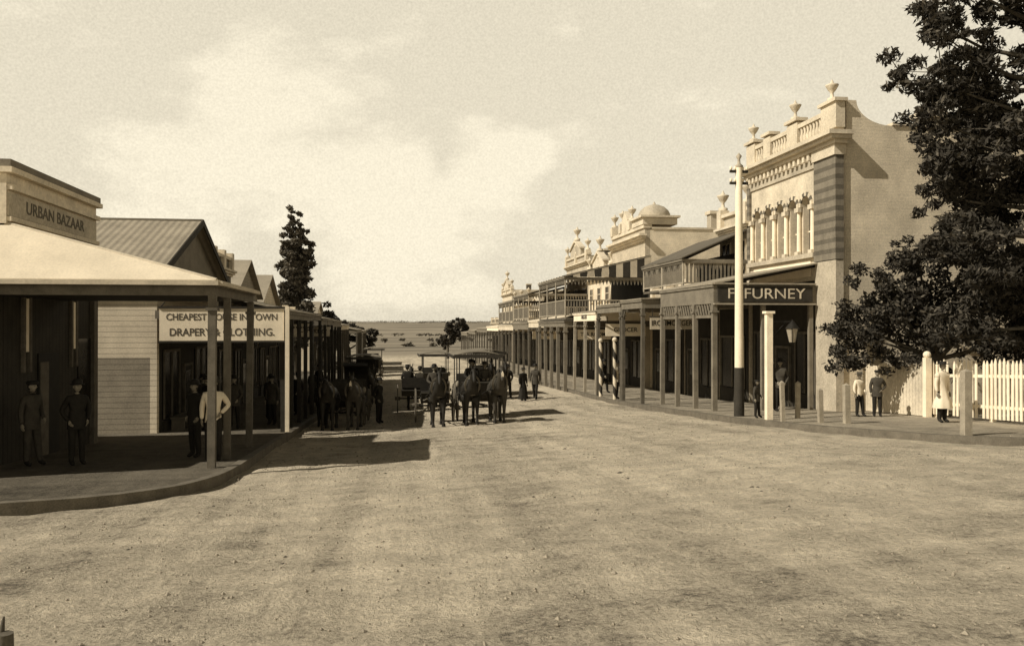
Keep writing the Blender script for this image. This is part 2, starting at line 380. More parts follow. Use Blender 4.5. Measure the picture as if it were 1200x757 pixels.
def coach(name,x,y,rot=0,canopy=True,s=1):
    a=A(name,(x,y,zg(x,y)),R(rot),s,world=False)
    for sx in(-.72,.72): wheel(a,(sx,-.9,.48),.48,'front_wheels',WOOD); wheel(a,(sx,.95,.62),.62,'rear_wheels',WOOD,ns=14)
    for yy in(-.9,.95): a.cyl('axles',BLACK,(-.72,yy,.5 if yy<0 else .62),(.72,yy,.5 if yy<0 else .62),.03)
    a.prismx('body',DWOOD,-.62,.62,[(-1.0,.7),(1.35,.7),(1.5,1.3),(1.42,1.32),(1.3,.98),(-1.0,.98),(-1.35,1.05),(-1.5,1.45),(-1.56,1.42),(-1.4,.95)])
    for yy in(-.75,.1,.9):
        a.box('seats',DWOOD,-.6,.6,yy,yy+.4,1.0,1.2); a.box('seats',DWOOD,-.6,.6,yy+.36,yy+.42,1.2,1.6)
    if canopy:
        for sx in(-.66,.66):
            for yy in(-1.15,.1,1.4): a.cyl('canopy_posts',BLACK,(sx,yy,.95),(sx,yy,2.38),.02,None,6)
        xs=[-.9+1.8*i/10 for i in range(11)]
        prof=[(q,2.4+.14*(1-(q/.9)**2)) for q in xs]; a.prismy('canopy',GREY,-1.6,1.6,prof+[(q,z-.03) for q,z in reversed(prof)])
        a.box('fringe',DWOOD,-.88,.88,-1.63,-1.602,2.3,2.43)
        for sx in(-.91,.9): a.box('fringe',DWOOD,sx,sx+.02,-1.6,1.6,2.28,2.4)
    a.cyl('pole',DWOOD,(0,-1.0,.62),(0,-4.1,.85),.04)
    for sx in(-.6,.6): a.sph('lamps',STONE,(sx*1.2,-1.1,1.35),(.07,.07,.12),8,6)
    return a
def gig(name,x,y,rot=0,hood=False,s=1):
    a=A(name,(x,y,zg(x,y)),R(rot),s,world=False)
    for sx in(-.68,.68): wheel(a,(sx,0,.62),.62,'wheels',WOOD,ns=14)
    a.cyl('axle',BLACK,(-.68,0,.62),(.68,0,.62),.03)
    a.prismx('body',DWOOD,-.5,.5,[(-.6,.75),(.4,.75),(.5,1.0),(.42,1.02),(.36,.9),(-.45,.9),(-.7,1.15),(-.75,1.12)])
    a.box('seat',CLD,-.48,.48,-.1,.35,1.0,1.12); a.box('seat',CLD,-.5,.5,.33,.4,1.12,1.55)
    for sx in(-.42,.42):
        a.cyl('shafts',WOOD,(sx,.3,.8),(sx*.95,-1.2,.9),.03); a.cyl('shafts',WOOD,(sx*.95,-1.2,.9),(sx*.9,-2.9,1.1),.03,.025)
    if hood:
        pr=[(.45,1.1),(.55,1.7),(.35,2.1),(-.1,2.25),(-.5,2.15),(-.48,2.1),(-.1,2.2),(.32,2.05),(.5,1.68),(.4,1.1)]
        a.prismx('hood',CLD,-.55,.55,pr)
    return a
for p in POSES: body(p)
# ------------------------------------------------------------------ ground sheet
def axis(a,b,st,far,g=1.18):
    v=list(np.arange(a,b+1e-6,st)); s=st
    while v[-1]<far: s*=g; v.append(v[-1]+s)
    return v
ys=axis(-4,60,.2,6000,1.07); ys=[-600,-200,-60,-25,-12,-7]+ys
xp=axis(0,14,.22,4000,1.2); xn=axis(0,9,.22,4000,1.2)
xs=[-q for q in reversed(xn[1:])]+xp
HOL=((5.2,12.8,.55,.16,.12),(5.6,12.9,.3,.1,.07),(3.1,12.4,.5,.12,.08),(-1.0,11.9,.6,.14,.08),(-2.9,12.3,1.4,.14,.09),(-1.6,12.7,.8,.1,.08),(.3,11.6,.35,.1,.10),(.5,7.0,1.2,.3,.05),(2.0,15.5,1.6,.15,.07),(4.5,9.0,1.0,.15,.05),(6.8,11,1.2,.12,.06),(5.5,17,1.5,.2,.06),(1.2,8.6,.6,.2,.05))
def gdisp(x,y):
    n_=noise.noise(Vector((x*.5,y*.5,3)))*.035+noise.noise(Vector((x*1.7,y*1.3,9)))*.022+noise.noise(Vector((x*4.2,y*3.6,5)))*.014
    n_+=noise.noise(Vector((x*2.2+y*.15,y*.12,1)))*.03
    for (cx,cy,rx,ry,d) in HOL:
        q=((x-cx)/rx)**2+((y-cy)/ry)**2
        if q<6: n_-=d*math.exp(-q)
    return n_
V=[];F=[]
for y in ys:
    for x in xs:
        z=zg(x,y)
        if y<70 and -9<x<14: z+=gdisp(x,y)
        elif y>300:
            z+=noise.noise(Vector((x*.0012,y*.001,2)))*min(14,(y-300)*.012)
        V.append((x,y,z))
nx=len(xs)
for j in range(len(ys)-1):
    for i in range(nx-1): F.append((j*nx+i,j*nx+i+1,(j+1)*nx+i+1,(j+1)*nx+i))
g=A('ground'); g.add('ground',GROUND,V,F,True)
def smoothpoly(pts,step=.5):
    out=[]
    for (a,b) in zip(pts,pts[1:]):
        L=math.dist(a,b); n=max(1,int(L/(step if L<30 else 2)))
        for i in range(n): out.append((a[0]+(b[0]-a[0])*i/n,a[1]+(b[1]-a[1])*i/n))
    out.append(pts[-1])
    for _ in range(3):
        out=[out[0]]+[((out[i-1][0]+2*out[i][0]+out[i+1][0])/4,(out[i-1][1]+2*out[i][1]+out[i+1][1])/4) for i in range(1,len(out)-1)]+[out[-1]]
    return out
def footpath(kp,inner,name,pm):
    kp=smoothpoly(kp); nc=14; v=[];f=[]
    for (x,y) in kp:
        for c in range(nc+1):
            t=(c/nc)**1.5; X=x+(inner-x)*t; v.append((X,y,zg(X,y)+.15+noise.noise(Vector((X*1.3,y*1.3,4)))*.02))
    for i in range(len(kp)-1):
        for c in range(nc): q=i*(nc+1)+c; f.append((q,q+1,q+nc+2,q+nc+1))
    a=A(name); a.add(name,pm,v,f,True)
    k=A('kerb'); kv=[];kf=[]
    for i,(x,y) in enumerate(kp):
        p=kp[max(0,i-1)];n=kp[min(len(kp)-1,i+1)]; d=Vector((n[0]-p[0],n[1]-p[1],0)).normalized(); w=Vector((-d.y,d.x,0))
        if (w.x>0)==(inner>x): w=-w
        zt=zg(x,y)+.175+noise.noise(Vector((x,y,1)))*.02; zb=zg(x,y)-.12
        wv=noise.noise(Vector((x*.8,y*.8,7)))*.04
        o=Vector((x,y,0))+w*(.05+wv); q=Vector((x,y,0))-w*.13
        kv+=[(o.x,o.y,zb),(o.x,o.y,zt),(q.x,q.y,zt),(q.x,q.y,zb)]
        if i: b=4*i; kf+=[(b-4,b,b+1,b-3),(b-3,b+1,b+2,b-2),(b-2,b+2,b+3,b-1)]
    k.add('kerb',KERBM,kv,kf)
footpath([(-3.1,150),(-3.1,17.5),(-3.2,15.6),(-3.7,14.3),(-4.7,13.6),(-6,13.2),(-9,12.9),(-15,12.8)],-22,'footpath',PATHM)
footpath([(9.7,150),(9.7,24),(9.8,22.2),(10.7,18.8),(11.4,16.6),(12.0,15.8),(13,15.3),(16,15.1),(24,15.1)],30,'footpath',PATHR)
# ------------------------------------------------------------------ building helpers
prnd=random.Random(99)
def verandah(a,xo,xw,y0,y1,zb,zt,zw,n,roof=ROOFG,fas=GREY,post=WOOD,pr=.07,infill=None,brackets=True,posts=True,cap=True,zbase=None,hip=0):
    sg=1 if xw>xo else -1
    ov=-sg*.12
    yw=y0-.08+hip
    a.hexa('verandah_roof',roof,[(xo+ov,y0-.08,zt),(xw-sg*.01,yw,zw),(xw-sg*.01,y1,zw),(xo+ov,y1,zt),(xo+ov,y0-.08,zt+.05),(xw-sg*.01,yw,zw+.05),(xw-sg*.01,y1,zw+.05),(xo+ov,y1,zt+.05)])
    X=sorted((xo-sg*.05,xo+sg*.02)); a.box('fascia',fas,X[0],X[1],y0,y1-.01,zb,zt-.005)
    X=sorted((xo+sg*.022,xw-sg*.02)); a.box('fascia',fas,X[0],X[1],y0,y0+.06,zb,zt-.005)
    if cap:
        X=sorted((xo-sg*.10,xo-sg*.052)); a.box('fascia_moulding',fas,X[0],X[1],y0-.03,y1-.02,zt-.09,zt-.012)
    if posts:
        for i in range(n):
            y=y0+.06+(y1-y0-.2)*i/(n-1); zz=(pz(xo,y)-.1) if zbase is None else zbase
            dx=prnd.uniform(-.05,.05);dy=prnd.uniform(-.05,.05)
            a.hexa('posts',post,[(xo-pr+dx,y-pr+dy,zz),(xo+pr+dx,y-pr+dy,zz),(xo+pr+dx,y+pr+dy,zz),(xo-pr+dx,y+pr+dy,zz),(xo-pr,y-pr,zb),(xo+pr,y-pr,zb),(xo+pr,y+pr,zb),(xo-pr,y+pr,zb)])
            a.box('posts',post,xo-pr*1.5,xo+pr*1.5,y-pr*1.5,y+pr*1.5,zb-.3,zb-.24)
            if brackets:
                for d in(-1,1):
                    if 0<=i+d<n: a.prismx('brackets',post,xo-.02,xo+.02,[(y+d*pr,zb-.4),(y+d*(pr+.35),zb-.01),(y+d*(pr+.28),zb-.01),(y+d*pr,zb-.28)])
    nr=int((y1-y0-hip)/1.2)
    for i in range(nr):
        y=y0+.3+hip+i*1.2; a.hexa('rafters',DWOOD,[(xo,y,zt-.1),(xw,y,zw-.1),(xw,y+.06,zw-.1),(xo,y+.06,zt-.1),(xo,y,zt-.004),(xw-sg*.02,y,zw-.004),(xw-sg*.02,y+.06,zw-.004),(xo,y+.06,zt-.004)])
def window(a,xw,sg,y0,y1,z0,z1,frame=WHITE,bars=True,glass=GLASS,sill=True):
    def bx(p,m,d0,d1,*r):
        X=sorted((xw+sg*d0,xw+sg*d1)); a.box(p,m,X[0],X[1],*r)
    bx('windows',glass,.003,.02,y0,y1,z0,z1)
    w=.07
    bx('window_frames',frame,.003,.06,y0-w,y0,z0-w,z1+w); bx('window_frames',frame,.003,.06,y1,y1+w,z0-w,z1+w)
    bx('window_frames',frame,.003,.058,y0,y1,z1,z1+w); bx('window_frames',frame,.003,.058,y0,y1,z0-w,z0)
    if bars:
        zm=(z0+z1)/2; bx('window_frames',frame,.02,.045,y0,y1,zm-.02,zm+.02); ym=(y0+y1)/2; bx('window_frames',frame,.02,.04,ym-.015,ym+.015,z0,z1)
    if sill: bx('sills',frame,.062,.14,y0-.12,y1+.12,z0-.13,z0-.04)
def shopfront(a,xw0,sg,y0,y1,ztop,wallm=DWOOD,frame=WOOD,skin_=True):
    xw=xw0+(sg*.03 if skin_ else 0)
    def bx(p,m,d0,d1,*r):
        X=sorted((xw+sg*d0,xw+sg*d1)); a.box(p,m,X[0],X[1],*r)
    zb=pz(xw,(y0+y1)/2)-.5; zf=pz(xw,(y0+y1)/2)
    if skin_:
        X=sorted((xw0+sg*.003,xw)); a.box('shopfront_shade_panel',DBOARD,X[0],X[1],y0-.15,y1+.15,zb,ztop)  # dark sheet over the front wall, standing in for verandah shade
    n=max(1,round((y1-y0)/2.0)); w=(y1-y0)/n
    for i in range(n):
        a0=y0+i*w+.1;a1=y0+(i+1)*w-.1
        if i%3==1:
            dm=(a0+a1)/2; bx('doors',DWOOD,.004,.05,dm-.5,dm+.5,zb,zf+2.15); bx('doors',GLASS,.052,.06,dm-.36,dm+.36,zf+1.0,zf+2.0)
            bx('door_frames',frame,.004,.09,dm-.6,dm-.505,zb,zf+2.25); bx('door_frames',frame,.004,.09,dm+.505,dm+.6,zb,zf+2.25); bx('door_frames',frame,.004,.088,dm-.5,dm+.5,zf+2.16,zf+2.25)
        else:
            bx('shop_windows',GLASS,.004,.03,a0,a1,zf+.6,min(ztop-.3,zf+2.7)); bx('stall_riser',wallm,.004,.08,a0,a1,zb,zf+.56)
            for yy in(a0,(a0+a1)/2-.02,a1-.05): bx('window_frames',frame,.032,.08,yy,yy+.05,zf+.61,min(ztop-.3,zf+2.7))
            bx('window_frames',frame,.032,.09,a0,a1,min(ztop-.3,zf+2.7)+.003,min(ztop-.3,zf+2.7)+.09)
def urn(a,x,y,z,s=1,m=CREAM):
    a.lathe('urns',m,(x,y,z),[(.2*s,0),(.2*s,.12*s),(.08*s,.16*s),(.06*s,.34*s),(.16*s,.46*s),(.25*s,.62*s),(.27*s,.68*s),(.1*s,.72*s),(.05*s,.82*s),(.001,.92*s)],12)
def cornice(a,xw,sg,y0,y1,z,h=.3,m=CREAM,ov=.3,part='cornice'):
    for k in range(3):
        d=ov*(k+1)/3; X=sorted((xw+sg*.002,xw+sg*d)); e=d*.9
        a.box(part,m,X[0],X[1],y0-(e if k else 0),y1+.0,z+h*k/3,z+h*(k+1)/3-.002)
def buildwalls(a,xw,xe,y0,y1,zt,m,side=None,th=.25):
    sg=1 if xe>xw else -1; zb=min(zg(xw,y1),zg(xe,y1))-.4
    X=sorted((xw,xw+sg*th)); a.box('front_wall',m,X[0],X[1],y0,y1,zb,zt)
    X=sorted((xw+sg*(th+.002),xe)); sm=side or m
    a.box('side_walls',sm,X[0],X[1],y0+.003,y0+th,zb,zt-.06); a.box('side_walls',sm,X[0],X[1],y1-th,y1-.003,zb,zt-.06)
    X=sorted((xe-sg*th,xe)); a.box('back_wall',sm,X[0],X[1],y0+th+.002,y1-th-.002,zb,zt-.08)
def flatroof(a,xw,xe,y0,y1,z0,z1,m=ROOFG,th=.25):
    X=sorted((xw+(th+.01)*(1 if xe>xw else -1),xe-(th+.01)*(1 if xe>xw else -1))); 
    ym=(y0+y1)/2; ya=y0+th+.01; yb=y1-th-.01
    a.prismx('roof',m,X[0],X[1],[(ya,z0),(ym,z1),(yb,z0),(yb,z0-.06),(ym,z1-.06),(ya,z0-.06)])
# ------------------------------------------------------------------ LEFT SIDE
def corner_shop():
    a=A('corner_shop',(-10,20,-3))
    xw=-8.0; Y0=19.0
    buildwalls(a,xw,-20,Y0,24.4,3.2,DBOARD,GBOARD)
    zb=zg(-8,24)-.5
    a.box('sun_block_wing',DBOARD,-20,xw-.004,16.4,Y0-.003,zb,.84)  # unseen low wing, added to keep sun off the verandah floor
    a.box('parapet',CREAM,xw-.24,xw+.06,Y0-.02,24.4,2.15,3.2)
    a.box('parapet_coping',CREAM,xw-.3,xw+.2,Y0-.1,24.5,3.205,3.32); a.box('parapet_coping',GREY,xw-.28,xw+.16,Y0-.06,24.45,3.325,3.48)
    a.box('parapet_band',STUC,xw+.062,xw+.10,Y0,24.3,2.32,2.82)
    a.box('parapet_moulding',CREAM,xw+.062,xw+.17,Y0,24.4,2.86,2.97); a.box('parapet_moulding',CREAM,xw+.062,xw+.15,Y0,24.4,2.2,2.3)
    a.text('lettering',WOOD,'URBAN BAZAAR',(xw+.105,21.6,2.57),R(90),.38,1.25)
    flatroof(a,xw,-20,Y0,24.4,2.6,3.0)
    H=1.55
    verandah(a,-3.55,xw,17.6,22.4,.62,.88,2.12,2,roof=ROOFW,fas=WOOD,post=WOOD,pr=.075,brackets=False,hip=H)
    a.hexa('verandah_roof_hip',HIPM,[(-3.43,17.52,.88),(-8.01,17.52+H,2.12),(-20,17.52+H,2.12),(-20,17.52,.88),(-3.43,17.52,.93),(-8.01,17.52+H,2.17),(-20,17.52+H,2.17),(-20,17.52,.93)])
    a.cyl('hip_ridge_cap',LGREY,(-3.45,17.54,.93),(-8.0,17.54+H,2.17),.035,None,8)
    a.box('gutter',LGREY,-20,-3.4,17.42,17.515,.82,.91); a.box('gutter',LGREY,-3.42,-3.33,17.517,22.4,.82,.90)
    a.box('verandah_ceiling',DWOOD,-7.98,-3.6,17.7,22.35,.64,.66)
    a.box('posts',WOOD,-3.62,-3.48,19.14,19.26,pz(-3.5,19.2)-.1,.62)
    for (y0,y1) in((19.95,20.15),(22.75,22.95)):
        a.box('window_glints',WHITE,xw+.004,xw+.05,y0,y1,-.55,.62)  # white strips painted as bright reflections in the windows
        a.box('window_frames',WOOD,xw+.004,xw+.07,y0-.12,y0-.003,-1.0,.75); a.box('window_frames',WOOD,xw+.004,xw+.07,y1+.003,y1+.12,-1.0,.75)
    zf=pz(xw,20)
    a.box('doors',BLACK,xw+.004,xw+.04,20.7,21.9,zf-.3,zf+2.3); a.box('doors',WOOD,xw+.042,xw+.07,20.75,21.2,zf-.2,zf+2.1)
    a.box('shop_windows',GLASS,xw+.004,xw+.03,23.2,24.1,zf+.7,zf+2.6)
    a.box('corner_board',WOOD,xw+.003,xw+.12,24.1,24.38,zf-.3,2.1)
corner_shop()
def drapery():
    a=A('drapery_shop',(-9,32,-3)); xw=-7.2; xe=-19; y0,y1=27.6,37
    zb=zg(xw,37)-.5
    a.box('front_wall',BOARD,xw-.2,xw,y0,y1,zb,1.9); a.box('side_walls',BOARD,xe,xw-.202,y0+.003,y0+.2,-.95,1.9); a.box('side_walls',GBOARD,xe,xw-.202,y0+.003,y0+.2,zb,-.953)
    a.box('side_walls',GBOARD,xe,xw-.202,y1-.2,y1,zb,1.9); ym=32.3
    a.prismx('gable',GREY,xw-.2,xw,[(y0,1.905),(ym,3.65),(y1,1.905)])
    for p,q in((y0-.4,1.78),(y1+.4,1.78)):
        a.prismx('roof',ROOFX,xe,xw+.35,[(ym,3.86),(p,q),(p,q-.06),(ym,3.80)])
    a.box('ridge_cap',GREY,xe,xw+.36,ym-.1,ym+.1,3.83,3.90)
    a.prismx('barge_board',DWOOD,xw+.352,xw+.4,[(ym,3.9),(y0-.45,1.84),(y0-.45,1.6),(ym,3.66)]); a.prismx('barge_board',DWOOD,xw+.352,xw+.4,[(ym,3.9),(y1+.45,1.84),(y1+.45,1.6),(ym,3.66)])
    shopfront(a,xw,1,28,36.8,.2)
    verandah(a,-3.4,xw,27.3,37,.25,.5,1.35,5,roof=ROOFG,fas=GREY,post=DWOOD)
    a.box('bench',WOOD,xw+.2,xw+.65,28.4,30.2,pz(xw,29)+.42,pz(xw,29)+.47)
    for yy in(28.5,30.1): a.box('bench',WOOD,xw+.22,xw+.62,yy-.04,yy+.04,pz(xw,29)-.15,pz(xw,29)+.418)
drapery()
s=A('shop_sign',(-5,27,0))
s.box('board',WHITE,-6.95,-3.3,26.9,26.96,-.42,.56)
for x0,x1,z0,z1 in((-6.98,-3.27,.562,.62),(-6.98,-3.27,-.48,-.422)): s.box('frame',DWOOD,x0,x1,26.86,26.98,z0,z1)
s.text('lettering',WOOD,'CHEAPEST HOUSE IN TOWN',(-5.12,26.894,.29),0,.28,.9,ext=.002)
s.text('lettering',WOOD,'DRAPERY & CLOTHING.',(-5.12,26.894,-.17),0,.32,.9,ext=.002)
s.box('post',WHITE,-3.26,-3.14,26.85,26.97,pz(-3.2,27)-.1,.62)
s.cyl('stay',DWOOD,(-6.9,26.93,.62),(-6.9,27.3,.75),.02)
def generic(name,side,y0,y1,zt,wallm,two=False,vz=(.2,.6,1.2),style='flat',roofm=ROOFG,fas=GREY,post=WOOD,seed=0,xo=None,depth=12,balc=None,name_txt=None,sidem=None,chim=True):
    rnd=random.Random(seed)
    sg=1 if side=='L' else -1
    xw=-7.6 if side=='L' else 14.4; xe=xw-sg*depth
    xo=xo if xo is not None else (-3.45 if side=='L' else 9.95)
    a=A(name,(xw,(y0+y1)/2,zg(xw,y0)))
    y1g=y1-.05
    buildwalls(a,xw,xe,y0,y1g,zt,wallm,sidem)
    if style=='gable':
        ym=(y0+y1)/2
        X=sorted((xw-sg*.2,xw)); a.prismx('gable',wallm,X[0],X[1],[(y0,zt+.002),(ym,zt+1.6),(y1g,zt+.002)])
        X=sorted((xw+sg*.3,xe))
        for q in(y0-.25,y1g+.2): a.prismx('roof',roofm,X[0],X[1],[(ym,zt+1.8),(q,zt-.1),(q,zt-.16),(ym,zt+1.74)])
    else:
        flatroof(a,xw,xe,y0,y1g,zt-.9,zt-.4,roofm)
        cornice(a,xw,sg,y0,y1g,zt-.75,.28,CREAM)
        X=sorted((xw-sg*.3,xw+sg*.12)); a.box('coping',CREAM,X[0],X[1],y0-.05,y1g+.02,zt+.002,zt+.14)
        n=3 if y1-y0>4 else 2
        for i in range(n):
            y=y0+.25+(y1g-y0-.5)*i/(n-1); X=sorted((xw-sg*.25,xw+sg*.16)); a.box('parapet_piers',CREAM,X[0],X[1],y-.22,y+.22,zt-.45,zt+.35)
            if style in('urns','ornate'): urn(a,xw-sg*.05,y,zt+.355,1.0)
        if style in('pediment','ornate'):
            ym=(y0+y1g)/2; w=(y1g-y0)*.24; X=sorted((xw-sg*.2,xw+sg*.1))
            a.prismx('pediment',wallm,X[0],X[1],[(ym-w,zt+.145),(ym-w,zt+.6),(ym,zt+1.25),(ym+w,zt+.6),(ym+w,zt+.145)])
            X=sorted((xw-sg*.25,xw+sg*.22)); a.prismx('pediment_moulding',CREAM,X[0],X[1],[(ym-w-.1,zt+.62),(ym,zt+1.28),(ym+w+.1,zt+.62),(ym+w+.1,zt+.74),(ym,zt+1.42),(ym-w-.1,zt+.74)])
            if style=='ornate': urn(a,xw-sg*.05,ym,zt+1.42,1.2)
    if two:
        n=max(2,int((y1-y0)/2.2))
        for i in range(n):
            yc=y0+(y1g-y0)*(i+.5)/n; hw=min(.45,(y1-y0)/n*.3); window(a,xw,sg,yc-hw,yc+hw,vz[2]+.75,min(zt-1.2,vz[2]+2.6),CREAM)
    shopfront(a,xw,sg,y0+.2,y1g-.2,vz[0],frame=GREY if seed%2 else WOOD)
    verandah(a,xo,xw,y0+.02,y1-.04,vz[0],vz[1],vz[2],max(2,int((y1-y0)/2.4)+1),roof=roofm,fas=fas,post=post)
    if balc: balcony(a,sg,xo,xw,y0,y1,vz,balc)
    if name_txt: a.text('lettering',BLACK,name_txt,(xo+sg*.07 if side=='L' else xo-.07,(y0+y1)/2,(vz[0]+vz[1])/2),R(90) if side=='L' else R(-90),(vz[1]-vz[0])*.75)
    if chim:
        cx=xw-sg*rnd.uniform(3,5); cy=y1-1; a.box('chimney',BRICK,cx-.3,cx+.3,cy-.35,cy+.35,zt-1,zt+.9); a.box('chimney',CREAM,cx-.36,cx+.36,cy-.41,cy+.41,zt+.903,zt+1.05)
    return a
def balcony(a,sg,xo,xw,y0,y1,vz,ztop,roof=None):
    zf=vz[1]+.08; X=sorted((xo,xw)); 
    a.box('balcony_floor',WOOD,X[0],X[1]-.02 if sg<0 else X[1],y0,y1-.06,zf,zf+.1)
    n=max(3,int((y1-y0)/2.2)+1)
    for i in range(n):
        y=y0+.08+(y1-y0-.25)*i/(n-1); a.cyl('balcony_posts',LWOOD,(xo,y,zf+.1),(xo,y,ztop),.05,.045,8)
    for zz in(zf+.22,zf+1.05): 
        a.box('balcony_rail',LWOOD,xo-.03,xo+.03,y0,y1-.08,zz,zz+.06); X=sorted((xo+.04*(-sg),xw)); a.box('balcony_rail',LWOOD,X[0],X[1]-.03,y0+.02,y0+.07,zz,zz+.06)
    k=int((y1-y0)/.16)
    for i in range(k): a.box('iron_lace',GREY,xo-.01,xo+.01,y0+.1+i*.16,y0+.18+i*.16,zf+.28,zf+1.05)
    k=int(abs(xw-xo)/.16)
    for i in range(1,k): x=xo-sg*i*.16; a.box('iron_lace',GREY,x-.04,x+.04,y0+.035,y0+.055,zf+.28,zf+1.05)
    for i in range(int((y1-y0)/.2)): a.prismx('iron_lace',GREY,xo-.01,xo+.01,[(y0+.1+i*.2,ztop-.005),(y0+.2+i*.2,ztop-.28),(y0+.28+i*.2,ztop-.005)])
    for i in range(int(abs(xw-xo)/.2)): x=xo-sg*(i+.3)*.2; a.prismy('iron_lace',GREY,y0+.04,y0+.06,[(x,ztop-.005),(x-sg*.1,ztop-.28),(x-sg*.17,ztop-.005)])
    X=sorted((xw+sg*.07,xw+sg*.1)); a.box('balcony_back_wall',DBOARD,X[0],X[1],y0+.1,y1-.15,zf+.103,ztop+.5)
    verandah(a,xo,xw,y0,y1-.05,ztop,ztop+.16,ztop+1.35,2,roof=roof or ROOFG,fas=GREY,posts=False,brackets=False)
generic('brick_shop','L',37.6,42,3.1,BRICK,style='flat',vz=(.3,.55,1.3),seed=1,roofm=ROOFD,post=DWOOD)
generic('timber_shop','L',42.3,50,1.7,GBOARD,style='gable',vz=(.1,.4,1.2),seed=2,roofm=ROOFG,post=DWOOD)
generic('timber_shop','L',50.3,58,1.4,BOARD,style='gable',vz=(0,.35,1.0),seed=3,post=DWOOD)
generic('timber_shop','L',58.3,68,1.2,GBOARD,style='flat',vz=(-.2,.1,.9),seed=4,fas=CREAM)
generic('timber_shop','L',84,96,.8,BOARD,style='gable',vz=(-.6,-.3,.4),seed=5)
generic('timber_shop','L',100,112,.6,GBOARD,style='flat',vz=(-.8,-.5,.2),seed=6)
for (x0,x1,y,z0,z1,m,t) in((-5.4,-3.5,33,-.35,.1,CREAM,'TAILOR'),(-5.0,-3.5,39,-.45,.15,WHITE,'SADDLER'),(-4.8,-3.3,46,-.5,.0,CREAM,'BAKER'),(10.3,12.3,40.6,-.45,.15,WHITE,'GROCER'),(10.1,12.0,46.1,-.7,-.15,WHITE,'TEA ROOMS'),(10.2,12.2,62.0,-.9,-.3,WHITE,'CHEMIST'),(10.2,12.0,33.0,-.1,.38,LGREY,'IRONMONGER')):
    q=A('hanging_shop_sign',(x0,y,z0)); q.box('board',m,x0,x1,y,y+.05,z0,z1); q.box('frame',DWOOD,x0-.03,x1+.03,y-.01,y+.06,z1+.002,z1+.05); q.text('lettering',BLACK,t,((x0+x1)/2,y-.008,(z0+z1)/2),0,.3,min(1,1.7/(len(t)*.2)),ext=.002)
    for xx in(x0+.1,x1-.1): q.cyl('hangers',BLACK,(xx,y+.02,z1+.05),(xx,y+.02,z1+.35),.015,None,5)
